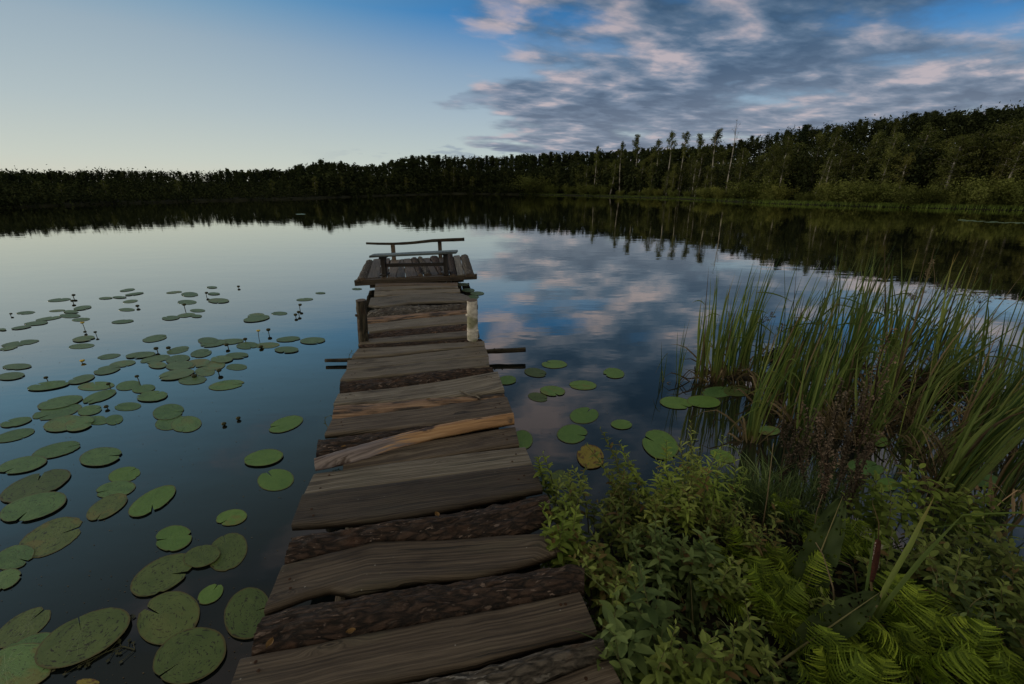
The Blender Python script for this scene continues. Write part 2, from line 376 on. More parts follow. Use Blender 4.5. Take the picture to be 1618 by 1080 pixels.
def pad_mat(name, c_lo, c_hi, spot=.5, vein=.35, edge=(.09, .075, .03), patch=None):
    m, n, b = mat(name, .50, .28)
    uv = n.xyz(uvn(n)); t = attr(n); r = n.math('MULTIPLY', rnd(n), 50)
    rad = n.math('SQRT', n.math('ADD', n.math('MULTIPLY', uv[0], uv[0]), n.math('MULTIPLY', uv[1], uv[1])))
    ang = n.math('ARCTAN2', uv[1], uv[0])
    p = n.comb(uv[0], uv[1], r)
    base = n.ramp(n.math('ADD', n.math('MULTIPLY', n.noise(p, 1.7, 4, .6), .7), n.math('MULTIPLY', rnd(n), .3)), [(.28, c_lo), (.70, c_hi)])
    vn = n.math('ABSOLUTE', n.math('SINE', n.math('MULTIPLY', n.math('ADD', ang, n.math('MULTIPLY', n.noise(p, 1.5, 2), .25)), 9.0)))
    vm = n.math('MULTIPLY', n.smooth(vn, .16, .02), n.smooth(rad, 1.0, .25))
    mid_ = n.math('MULTIPLY', n.smooth(n.math('ABSOLUTE', uv[1]), .035, .008), n.smooth(uv[0], -.2, 0))
    c = n.mix(n.math('MULTIPLY', n.math('MAXIMUM', vm, mid_), vein), base, tuple(min(1, q * 1.45) for q in c_hi))
    sp = n.noise(n.comb(n.math('MULTIPLY', ang, 2.4), n.math('MULTIPLY', rad, 11), r), 1.5, 4, .6)
    sp2 = n.voronoi(n.vmath('SCALE', p, scale=9), 1.0)['Distance']
    s1 = n.math('MAXIMUM', n.smooth(sp, .575, .62), n.math('MULTIPLY', n.smooth(sp2, .16, .10), n.smooth(n.noise(p, 2.3, 2), .44, .54)))
    c = n.mix(n.math('MULTIPLY', s1, spot), c, (.018, .016, .010))
    c = n.mix(n.math('MULTIPLY', n.smooth(n.math('ADD', rad, n.math('MULTIPLY', n.noise(p, 5, 3), .12)), .99, 1.05), .8), c, edge)
    age = n.math('MULTIPLY', n.smooth(rnd(n), .62, .9), n.smooth(n.noise(p, 1.1, 4, .6), .48, .62))
    c = n.mix(n.math('MULTIPLY', age, .55), c, (.16, .13, .035))
    if patch: c = n.mix(n.smooth(n.noise(p, 1.9, 6, .7), .50, .62), c, patch)
    n.l.new(c, b.inputs['Base Color'])
    bump(n, b, n.math('SUBTRACT', n.noise(n.comb(n.math('MULTIPLY', ang, 4), n.math('MULTIPLY', rad, 3), r), 1.2, 3), n.math('MULTIPLY', vm, .7)), .22, .004)
    return m
M['nail'] = plain('rusty nail', (.02, .010, .006), (.06, .03, .018), 60)
M['pad'] = pad_mat('lily pad', (.055, .120, .038), (.115, .205, .066), .65, .15)
M['pad_far'] = pad_mat('far lily pad', (.065, .120, .052), (.12, .19, .085), .5, .15)
M['pad_old'] = pad_mat('spotted lily pad', (.055, .090, .024), (.105, .145, .042), .95, .15, (.08, .06, .02))
M['pad_fresh'] = pad_mat('fresh lily pad', (.075, .155, .032), (.125, .22, .05), .3, .22)
M['pad_yellow'] = pad_mat('yellowed lily pad', (.17, .14, .015), (.25, .205, .03), .3, .1, (.08, .03, .01), (.085, .035, .012))
M['yellow'] = plain('yellow petal', (.45, .30, .02), (.62, .46, .04), 20, .5)
M['bud'] = plain('dark green bud', (.025, .028, .012), (.06, .06, .022), 30, .6)
M['cattail_head'] = plain('cattail seed head', (.022, .007, .005), (.055, .018, .012), 90, .95, .9, .004)
M['fluff'] = plain('pale seed fluff', (.30, .27, .23), (.5, .46, .40), 60, .95)
M['leaf_litter'] = plain('fallen leaf', (.10, .055, .02), (.20, .12, .045), 25, .7)

# ---------------------------------------------------------------- water and land
def water_mat():
    m = bpy.data.materials.new('lake water'); m.use_nodes = True; n = NT(m.node_tree); n.n.clear()
    o = n.n.new('ShaderNodeOutputMaterial'); d = n.n.new('ShaderNodeBsdfDiffuse'); g = n.n.new('ShaderNodeBsdfGlossy')
    d.inputs[0].default_value = (.005, .008, .009, 1); g.inputs['Roughness'].default_value = .018
    g.inputs[0].default_value = (1, .965, .87, 1)
    p = objn(n); fr = n.n.new('ShaderNodeLayerWeight'); fr.inputs['Blend'].default_value = .5
    mx = n.n.new('ShaderNodeMixShader'); n.l.new(n.math('ADD', n.math('MULTIPLY', n.math('POWER', fr.outputs['Facing'], 2.15), 1.0), .015), mx.inputs[0]); n.l.new(d.outputs[0], mx.inputs[1]); n.l.new(g.outputs[0], mx.inputs[2])
    n.l.new(mx.outputs[0], o.inputs[0])
    x = n.xyz(p)
    h = n.math('ADD', n.math('MULTIPLY', n.noise(n.comb(n.math('MULTIPLY', x[0], .8), n.math('MULTIPLY', x[1], 1.6), 0.0), 1.0, 3, .5), .6),
               n.math('MULTIPLY', n.noise(n.comb(n.math('MULTIPLY', x[0], 4), n.math('MULTIPLY', x[1], 9), 0.0), 1.0, 2, .5), .08))
    q = n.n.new('ShaderNodeBump'); n.l.new(h, q.inputs['Height']); q.inputs['Strength'].default_value = .35; q.inputs['Distance'].default_value = .012
    for s_ in (g, fr): n.l.new(q.outputs[0], s_.inputs['Normal'])
    return m
M['water'] = water_mat()
mb = MB(); S = 400
mb.add([(-S, -60, 0), (S, -60, 0), (S, 500, 0), (-S, 500, 0)], [(0, 1, 2, 3)])
tag(mb.build('water', M['water']), kind='structure')
mb = MB(); mb.add([(-2500, -2500, -2), (2500, -2500, -2), (2500, 2500, -2), (-2500, 2500, -2)], [(0, 1, 2, 3)])
tag(mb.build('ground', M['lake_bed']), kind='structure')

# far shore line: pixel column and row where the water ends
SH = [(-700, 345), (-400, 337), (-200, 333), (0, 328), (160, 322), (334, 317), (473, 314), (600, 309), (723, 305.7), (900, 308.5), (1077, 314), (1210, 321), (1388, 326.6), (1521, 330), (1618, 332.5), (1800, 338), (2000, 346), (2300, 362)]
SKYL = [(-700, 262), (-200, 268), (0, 272), (60, 273), (130, 272), (200, 272), (330, 274), (420, 271), (455, 270), (485, 264), (515, 256), (540, 259), (560, 260), (590, 263), (640, 252), (655, 248), (700, 248), (760, 249), (800, 248), (860, 244), (900, 242), (960, 240), (1000, 237), (1060, 236), (1120, 232), (1160, 222), (1200, 213), (1245, 202), (1290, 200), (1350, 191), (1400, 185), (1450, 179), (1500, 176), (1550, 170), (1618, 160), (1800, 140), (2300, 100)]
def interp(tab, x):
    if x <= tab[0][0]: return tab[0][1]
    for (a, b_), (c, d) in zip(tab, tab[1:]):
        if x <= c: return b_ + (d - b_) * (x - a) / (c - a)
    return tab[-1][1]
def shore(px): return G(px, interp(SH, px))
def inland(px, off):
    s_ = shore(px); d = Vector((s_.x, s_.y, 0)); L = d.length; d.normalize(); return d * (L + off)
def inland_Y(px, off): return inland(px, off)
def hill(px, off):
    """height of the wooded slope behind the shore"""
    if off <= 0: return -.2
    q = inland(px, 15); crown = V(px, interp(SKYL, px), q.y).z
    t = max(0, min(1, (off - 4) / 18)); t = t * t * (3 - 2 * t)
    return .12 + .2 * min(off, 2) / 2 + t * crown * .62
mb = MB(); OFF = [-1.5, 0, .25, .8, 2, 5, 9, 14, 20, 27, 35, 60, 120, 400]
cols_ = list(range(-700, 2301, 30)); vs = []; fs = []
for i, px in enumerate(cols_):
    for j, o_ in enumerate(OFF):
        p = inland(px, o_); z = -.25 if o_ < 0 else (-.02 if o_ == 0 else hill(px, o_) + .12 * noise.noise(Vector((p.x * .3, p.y * .3, 0))))
        vs.append((p.x, p.y, z))
nO = len(OFF)
for i in range(len(cols_) - 1):
    for j in range(nO - 1): fs.append((i * nO + j, (i + 1) * nO + j, (i + 1) * nO + j + 1, i * nO + j + 1))
mb.add(vs, fs); tag(mb.build('far_shore_terrain', M['forest_floor'], smooth=True), kind='structure')

# near bank, to the right of the pier
bank = [(905, 1180), (915, 1010), (900, 880), (925, 815), (1010, 790), (1120, 775), (1230, 790), (1330, 830), (1400, 900), (1500, 950), (1640, 960), (1900, 940), (2400, 900)]
edge_pts = [G(x, y) for x, y in bank]
mb = MB(); rows = []
C0 = Vector((3.2, -1.5, 0))
for q in edge_pts:
    rows.append([q.lerp(C0, t) for t in (-.03, .03, .10, .22, .45, .8)])
vs = []; fs = []
for i, r_ in enumerate(rows):
    for j, q in enumerate(r_):
        vs.append((q.x, q.y, [-.12, .02, .06, .09, .12, .15][j] + .03 * noise.noise(q * 3)))
for i in range(len(rows) - 1):
    for j in range(5): fs.append((i * 6 + j, i * 6 + j + 1, (i + 1) * 6 + j + 1, (i + 1) * 6 + j))
mb.add(vs, fs)
mb.add([(-6, -1.0, .12), (9, -1.0, .12), (9, -8, .2), (-6, -8, .2), (-6, -.9, -.1), (9, -.9, -.1)], [(0, 1, 2, 3), (4, 5, 1, 0)])
tag(mb.build('ground', M['soil'], smooth=True), kind='structure')
# ---------------------------------------------------------------- trees of the far shore
rg = np.random.default_rng(11)
def leaf_cloud(mb, centres, k, r, size, flat=1.0, tint_b=0.0, squash=1.0):
    """small diamond leaves scattered round each centre; centres: (x, y, z, tone)"""
    c = np.repeat(np.array([q[:3] for q in centres]), k, axis=0); tone = np.repeat(np.array([q[3] for q in centres]), k)
    rr = np.repeat(np.array([q[4] if len(q) > 4 else r for q in centres]), k)[:, None]
    n = len(c); off = rg.normal(size=(n, 3)) * rr * np.array([1, 1, squash]) * .55
    p = c + off
    a = rg.normal(size=(n, 3)); a /= np.linalg.norm(a, axis=1)[:, None]
    b_ = np.cross(a, rg.normal(size=(n, 3))); b_ /= np.linalg.norm(b_, axis=1)[:, None]
    s_ = (size * rg.uniform(.6, 1.3, n))[:, None]
    q = np.stack([p - a * s_, p - b_ * s_ * .5, p + a * s_, p + b_ * s_ * .5], axis=1).reshape(-1, 3)
    t = np.clip(np.repeat(tone + rg.uniform(-.18, .18, n), 4), 0, 1)
    base = len(mb.v); mb.v += [tuple(x) for x in q.tolist()]
    mb.f += [(base + i * 4, base + i * 4 + 1, base + i * 4 + 2, base + i * 4 + 3) for i in range(n)]
    mb.mi += [0] * n; mb.uv += [(0, 0)] * (4 * n); mb.t += [(x, 0, tint_b) for x in t.tolist()]
def tree_pair(kind, seed):
    """returns (trunk mesh, crown mesh) for a tree one metre tall... scaled by its empty"""
    rd = random.Random(seed); tk = MB(); cr = MB(); cs = []
    def limb(p0, az_, up, L, r_, nb=4, droop=0.0, n=5, blob=.05, tone=.5):
        pts = []; d = Vector((math.cos(az_), math.sin(az_), up)).normalized()
        for i in range(n + 1):
            t = i / n; p = p0 + d * L * t + Vector((rd.uniform(-1, 1), rd.uniform(-1, 1), 0)) * L * .04; p.z -= droop * L * t * t; pts.append(p)
        tk.tube(pts, [r_ * (1 - .75 * i / n) for i in range(n + 1)], 4, cap=False)
        return pts
    lean = Vector((rd.uniform(-.05, .05), rd.uniform(-.03, .03), 0))
    def tr(t): return Vector((lean.x * t + .012 * math.sin(t * 5 + seed), lean.y * t, t))
    def trunk(h, r0, r1, n=9): tk.tube([tr(h * i / n) for i in range(n + 1)] , [r0 + (r1 - r0) * i / n for i in range(n + 1)], 6)
    if kind == 'pine':
        trunk(.97, .014, .003)
        for i in range(34):
            h = .24 + .75 * (i / 33) ** .85; L = (.15 * (1 - ((h - .24) / .78) ** 1.25) + .012) * rd.uniform(.65, 1.2)
            pts = limb(tr(h), rd.uniform(0, 6.28), rd.uniform(.0, .5), L, .004, tone=.5)
            tone = rd.uniform(.15, .9)
            for p in pts[1:]: cs.append((p.x, p.y, p.z + .01, tone, .026 + .018 * rd.random()))
        cs.append((lean.x, lean.y, .985, .5, .012)); leaf_cloud(cr, cs, 38, .05, .012, squash=.8)
    elif kind == 'spruce':
        trunk(.99, .013, .002)
        for i in range(58):
            h = .10 + .88 * i / 57; L = .185 * (1 - h) ** .85 * rd.uniform(.7, 1.15) + .012
            pts = limb(tr(h), i * 2.4, rd.uniform(-.25, .15), L, .003, droop=.15, n=4)
            tone = rd.uniform(.2, .8)
            for p in pts[1:]: cs.append((p.x, p.y, p.z, tone, .022 + .01 * rd.random()))
        leaf_cloud(cr, cs, 24, .03, .011, squash=.5)
    elif kind == 'birch':
        trunk(.95, .016, .004)
        for i in range(30):
            h = .24 + .70 * i / 29; L = (.17 * math.sin(math.pi * min(1, (h - .12) / .95)) + .02) * rd.uniform(.6, 1.25)
            pts = limb(tr(h), rd.uniform(0, 6.28), rd.uniform(.5, 1.3), L, .003, droop=.35)
            tone = rd.uniform(.1, 1.0)
            for p in pts[1:]: cs.append((p.x, p.y, p.z - .012, tone, .035 + .02 * rd.random()))
        leaf_cloud(cr, cs, 24, .04, .0105)
    elif kind == 'tuft':                       # tall bare trunk, leaves only on top
        trunk(.97, .013, .004)
        for i in range(15):
            h = .62 + .35 * i / 14; L = (.085 * math.sin(math.pi * min(1, (h - .55) / .47)) + .015) * rd.uniform(.6, 1.3)
            pts = limb(tr(h), rd.uniform(0, 6.28), rd.uniform(.5, 1.3), L, .0025, n=4)
            tone = rd.uniform(0, .8)
            for p in pts[1:]: cs.append((p.x, p.y, p.z, tone, .020 + .012 * rd.random()))
        for i in range(8): limb(tr(.2 + .05 * i), rd.uniform(0, 6.28), .3, .04, .0015, n=2)
        leaf_cloud(cr, cs, 26, .03, .0095)
    elif kind == 'bare':                       # white trunk with a broom of leafless twigs
        trunk(.98, .013, .003)
        for i in range(16):
            h = .72 + .27 * i / 15; pts = limb(tr(h), rd.uniform(0, 6.28), 1.6, .10 * rd.uniform(.6, 1.1), .0016, n=4)
            for q in pts[2:4]: limb(q, rd.uniform(0, 6.28), 1.2, .04, .0009, n=2)
            if i % 3 == 0: cs.append((pts[-1].x, pts[-1].y, pts[-1].z, .3, .012))
        leaf_cloud(cr, cs, 8, .02, .006)
    elif kind == 'bush':
        for i in range(13):
            a = rd.uniform(0, 6.28); pts = limb(Vector((.04 * math.cos(a), .04 * math.sin(a), 0)), a, rd.uniform(.7, 2.6), rd.uniform(.65, .98), .008, n=7, droop=.15)
            tone = rd.uniform(.15, 1.0)
            for p in pts[1:]: cs.append((p.x, p.y, p.z, tone, .12 + .06 * rd.random()))
        leaf_cloud(cr, cs, 52, .13, .026)
    return tk, cr
LEAFM = {'pine': 'pine_leaf', 'spruce': 'spruce_leaf', 'birch': 'birch_leaf', 'tuft': 'birch_leaf', 'bare': 'birch_leaf', 'bush': 'willow_leaf'}
TRM = {'pine': 'tree_bark', 'spruce': 'tree_bark', 'birch': 'birch_far', 'tuft': 'birch_far', 'bare': 'birch_far', 'bush': 'tree_bark'}
NAMEK = {'pine': 'pine_tree', 'spruce': 'spruce_tree', 'birch': 'birch_tree', 'tuft': 'birch_tree', 'bare': 'birch_tree', 'bush': 'willow_bush'}
proto = {}
for kind, nv in (('pine', 4), ('spruce', 2), ('birch', 4), ('tuft', 3), ('bare', 1), ('bush', 3)):
    for v_ in range(nv):
        tk, cr = tree_pair(kind, v_ * 17 + len(kind))
        proto[kind, v_] = (tk.mesh('trunk', M[TRM[kind]], smooth=True), cr.mesh('crown', M[LEAFM[kind]]))
NV = {'pine': 4, 'spruce': 2, 'birch': 4, 'tuft': 3, 'bare': 1, 'bush': 3}
trd = random.Random(5)
def tree(kind, px, off, top, label, group=None, wide=1.0, lean=0.0, var=None):
    b_ = inland(px, off); z = hill(px, off) - .1; Y = b_.y
    t = V(px, top, Y); H = max(.8, t.z - z)
    e = empty(NAMEK[kind], (b_.x, b_.y, z)); e.scale = (H * wide, H * wide, H)
    e.rotation_euler = (0, lean, 0)
    tk, cr = proto[kind, trd.randrange(NV[kind]) if var is None else var]
    rz = trd.uniform(0, 6.28)
    for nm, me in (('trunk', tk), ('crown', cr)):
        o = bpy.data.objects.new(nm, me); col.objects.link(o); o.parent = e; o.rotation_euler = (0, 0, rz)
    return tag(e, label, 'bush' if kind == 'bush' else 'tree', group)
def zone(px): return 'on the dark left shore' if px < 480 else ('on the shore straight across behind the bench' if px < 860 else ('on the middle right shore' if px < 1180 else 'on the hill above the right shore'))
n_t = 0
# ridge of pines that draws the skyline, two rows of them
px = -110.0
while px < 1760:
    st = 9.3 if px < 900 else 10.5
    if not (-110 < px < -60 and False):
        top = interp(SKYL, px) + (trd.uniform(-3.5, 4.5) + 3 * noise.noise(Vector((px * .02, 3, 1)))) * (1 if px < 1100 else 1.7)
        off = (13 if px < 900 else 13 + (px - 900) / 40) + trd.uniform(-2, 2)
        tree('pine' if trd.random() < .74 else 'spruce', px, off, top, None, wide=trd.uniform(.85, 1.7) * (1.25 if px < 900 else 1.1)); tree('pine', px + 6, off + 5, top + trd.uniform(1, 6), None, wide=trd.uniform(1.2, 1.8)) if n_t % 2 == 0 else None
        n_t += 1
    px += st * trd.uniform(.7, 1.3)
for o in [q for q in col.objects if q.type == 'EMPTY' and q.name.startswith(('pine_tree', 'spruce_tree'))]:
    d = o.location; p_ = (d.x / max(.1, d.y * CP + (CAMZ - d.z) * SP)) * F + 809
    k_ = 'pine' if o.name.startswith('pine') else 'spruce'
    o['label'] = f'dark {k_} in the unbroken skyline row ' + zone(p_); o['group'] = f'{k_}s of the skyline ' + zone(p_); o['category'] = 'tree'
px = -620.0
while px < -120:
    tree('pine', px, 14, interp(SKYL, px) + trd.uniform(-4, 5), 'dark pine past the left end of the view', 'pines past the left end of the view', wide=trd.uniform(1.3, 2.0)); px += 26
# front birches
px = 560.0
while px < 1720:
    sky_ = interp(SKYL, px); sh_ = interp(SH, px)
    f = trd.uniform(.55, .97) if px > 880 else trd.uniform(.4, .75)
    tree('birch', px, trd.uniform(2.5, 8), sh_ - (sh_ - sky_) * f, 'slender leafy birch in the belt ' + zone(px), 'birches ' + zone(px), wide=trd.uniform(.9, 1.5), lean=trd.uniform(-.04, .08))
    px += (19 if px < 880 else 11) * trd.uniform(.6, 1.4)
px = 840.0
while px < 1700:
    sh_ = interp(SH, px); H_ = trd.uniform(.16, .42) * (sh_ - interp(SKYL, px))
    tree('bush', px, trd.uniform(.9, 2.4), sh_ - H_, 'rounded light green willow bush ' + zone(px).replace('on the hill above', 'at the waterline of'), 'willow bushes ' + zone(px).replace('on the hill above', 'at the waterline of'), wide=trd.uniform(.8, 1.3))
    px += 24 * trd.uniform(.5, 1.4)
px = 0.0
while px < 560:
    sh_ = interp(SH, px); tree('birch', px, trd.uniform(2, 7), sh_ - (sh_ - interp(SKYL, px)) * trd.uniform(.45, .8), 'dim birch at the foot of the dark forest on the left shore', 'dim birches on the left shore', wide=1.2); px += 34 * trd.uniform(.6, 1.4)
# trees that stand out
for px, top, off, kind, lb, kw in [
 (938, 226, 4, 'tuft', 'thin birch, first of the taller ones from the left that break the skyline', {}), (978, 219, 4, 'tuft', 'thin birch with a sparse small crown left of the row of tufted birches', {}),
 (1000, 208, 5, 'tuft', 'tufted birch with a tall round crown, leftmost of the row above the skyline', dict(wide=1.15)), (1030, 216, 4, 'tuft', 'lower tufted birch between two taller ones', dict(wide=1.3)),
 (1049, 203, 4, 'tuft', 'tallest tufted birch, with a white trunk seen down to the water', dict(wide=1.1)), (1071, 204, 5, 'tuft', 'tufted birch with a narrow pointed crown right of the tallest', dict(wide=1.15)),
 (1094, 208, 4, 'tuft', 'feathery tufted birch, second from the right of the row', dict(wide=1.3)), (1117, 200, 5, 'tuft', 'broadest tufted birch at the right end of the row', dict(wide=1.6)),
 (1146, 199, 3, 'bare', 'bare white birch trunk with a broom of leafless twigs', dict(lean=.02)), (1283, 193, 3, 'tuft', 'white birch leaning right with a small crown at the skyline', dict(lean=.12, wide=.9)),
 (1245, 196, 16, 'spruce', 'pointed spruce that tops the skyline left of the leaning birch', dict(wide=1.3)), (1508, 203, 3.5, 'birch', 'crooked pale birch on the right with a light olive crown', dict(lean=.08)),
 (1210, 227, 4, 'birch', 'light crowned birch with a pale trunk above the willow bushes', dict(wide=1.1)), (1380, 183, 14, 'tuft', 'thin treetop poking above the hill skyline', dict(wide=1.1)),
 (515, 253, 10, 'pine', 'dark round topped tree that rises over the left end of the forest', dict(wide=1.6)), (481, 262, 10, 'pine', 'smaller dark tree left of the round topped one', dict(wide=1.4)), (655, 246, 12, 'pine', 'dark broad tree where the skyline steps up', dict(wide=1.5)),
 (1120, 290, 1.5, 'bush', 'wide light green willow bush left of the bare birch', dict(wide=1.7)), (1196, 268, 2, 'bush', 'largest light green willow bush by the water right of the bare birch', dict(wide=1.5)),
 (846, 268, 1.5, 'bush', 'light green bush at the point where the bright bank starts', dict(wide=1.3))]:
    if kind == 'tuft': top += 5; kw = dict(kw, wide=kw.get('wide', 1) * .9)
    tree(kind, px, off, top, lb, None, **kw)
# undergrowth that closes the wood between trunks, seen as one mass
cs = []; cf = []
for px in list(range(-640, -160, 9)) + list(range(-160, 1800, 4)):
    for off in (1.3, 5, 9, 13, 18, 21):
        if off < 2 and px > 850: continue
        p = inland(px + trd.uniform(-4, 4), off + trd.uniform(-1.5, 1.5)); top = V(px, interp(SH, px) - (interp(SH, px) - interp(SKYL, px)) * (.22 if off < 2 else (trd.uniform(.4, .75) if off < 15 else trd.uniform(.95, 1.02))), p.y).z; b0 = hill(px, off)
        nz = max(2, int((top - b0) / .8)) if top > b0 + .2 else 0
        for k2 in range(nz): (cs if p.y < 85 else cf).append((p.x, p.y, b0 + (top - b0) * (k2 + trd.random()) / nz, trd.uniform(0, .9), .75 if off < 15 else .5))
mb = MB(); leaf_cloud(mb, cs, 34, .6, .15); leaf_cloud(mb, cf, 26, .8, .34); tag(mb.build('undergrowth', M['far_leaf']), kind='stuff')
# grass along the far bank
mb = MB()
for i in range(17000):
    px = trd.uniform(820, 1720); p = inland(px, trd.uniform(.05, 2.2) ** 1.2); h = trd.uniform(.15, .5); a = trd.uniform(0, 3.14); w2 = .028; tt = trd.uniform(.2, 1)
    ex = Vector((math.cos(a), math.sin(a), 0)) * w2; l_ = Vector((trd.uniform(-.1, .1), trd.uniform(-.1, .1), h)); p.z = .02
    mb.add([p - ex, p + ex, p + l_], [(0, 1, 2)], tint=(tt, 0, 0))
tag(mb.build('grass', M['sedge']), kind='stuff')
# ---------------------------------------------------------------- the pier
DZ = .28
pier = tag(empty('pier', (0, 1.0, 0)), 'narrow old pier of rough boards and bark slabs running out over the lake', 'pier')
def resample(pl, n):
    d = [0]
    for a, b_ in zip(pl, pl[1:]): d.append(d[-1] + (b_ - a).length)
    out_ = []
    for i in range(n):
        t = d[-1] * i / (n - 1); k = 0
        while k < len(d) - 2 and d[k + 1] < t: k += 1
        q = (t - d[k]) / max(1e-6, d[k + 1] - d[k]); out_.append(pl[k].lerp(pl[k + 1], q))
    return out_
def slab(name, far, near, kind, material, z=None, th=.035, hump=.0, label=None, parent=pier, seed=0, lift=(0, 0), shrink=.003, cap_mat=None):
    """far/near: outlines of the two long edges, left to right, as points on the deck"""
    z = DZ if z is None else z
    L = max((far[-1] - far[0]).length, (near[-1] - near[0]).length)
    n = max(12, int(L / .018)); m = 15
    A = resample(far, n); B = resample(near, n); mb = MB(); vs = []; uv = []; fs = []
    rs = seed * 7.13 + 1.7
    for i in range(n):
        a, b_ = A[i], B[i]; wd = (b_ - a).length; cr = (b_ - a).normalized() if wd > 1e-5 else Vector((0, -1, 0))
        u = i / (n - 1) * L; ed = .004 if kind == 'board' else .008
        a = a + cr * (shrink + ed * noise.noise(Vector((u * 5, rs, 0))) + ed * .5 * noise.noise(Vector((u * 22, rs, 3))))
        b_ = b_ - cr * (shrink + ed * noise.noise(Vector((u * 5, rs, 9))) + ed * .5 * noise.noise(Vector((u * 22, rs, 13))))
        zz = z + lift[0] * (1 - i / (n - 1)) + lift[1] * i / (n - 1) + .004 * noise.noise(Vector((u * 1.5, rs, 5)))
        row = []
        for j in range(m):
            t = j / (m - 1); p = a.lerp(b_, t); v = t * wd
            if kind == 'board':
                h = .0012 * noise.noise(Vector((u * 3, v * 70, rs))) + .003 * noise.noise(Vector((u * 2.5, v * 8, rs)))
                e = min(v, wd - v); h -= .006 * max(0, 1 - e / .008) ** 2
            else:
                s_ = math.sin(math.pi * min(1, max(0, t))); h = hump * (max(0, s_) ** .6 - .35)
                q = Vector((u * 7, v * 34, rs)); h += .012 * (1 - 2 * abs(noise.noise(q)) + .6 * noise.noise(q * 2.3) + .35 * noise.noise(q * 5) - .4) * (1 if kind == 'bark' else .35)
                h += .010 * noise.noise(Vector((u * 2.2, v * 4, rs)))
            row.append(Vector((p.x, p.y, zz + h)))
        base_z = zz - th
        row = [Vector((row[0].x, row[0].y, base_z))] + row + [Vector((row[-1].x, row[-1].y, base_z))]
        vs += row; uv += [(u, -th)] + [(u, j / (m - 1) * wd) for j in range(m)] + [(u, wd + th)]
    k = m + 2
    for i in range(n - 1):
        for j in range(k): fs.append((i * k + j, i * k + (j + 1) % k, (i + 1) * k + (j + 1) % k, (i + 1) * k + j))
    mb.add(vs, fs, uv)
    # end grain caps
    c0 = [vs[j] for j in range(k)]; c1 = [vs[(n - 1) * k + j] for j in range(k)]
    mb.add(c0, [tuple(range(k))], [(.0, j * .01) for j in range(k)], mi=1); mb.add(c1, [tuple(range(k - 1, -1, -1))], [(.1, j * .01) for j in range(k)], mi=1)
    if kind == 'board' and L > .7:
        for ti in (.06, .075, .925, .945):
            ia = int(ti * (n - 1)); tj = random.uniform(.2, .8); p = Vector(vs[ia * k + 1]).lerp(Vector(vs[ia * k + m]), tj); p.z = max(vs[ia * k + 3].z, vs[ia * k + m - 3].z) + .0015
            mb.add([p + Vector((.0065 * math.cos(q * .785), .0065 * math.sin(q * .785), 0)) for q in range(8)] + [p + Vector((0, 0, .0015))], [(q, (q + 1) % 8, 8) for q in range(8)], mi=2)
    ob = mb.build(name, [M[material], M[cap_mat or ('board_brown' if kind != 'board' else material)], M['nail']], parent, smooth=True)
    if label: ob['label'] = label
    return ob
def zb(*pts): return [G(350 + a * .4446, 600 + b * .4446, DZ) for a, b in pts]     # near stretch
def za(*pts): return [G(480 + a * .27778, 340 + b * .27778, DZ) for a, b in pts]   # far stretch
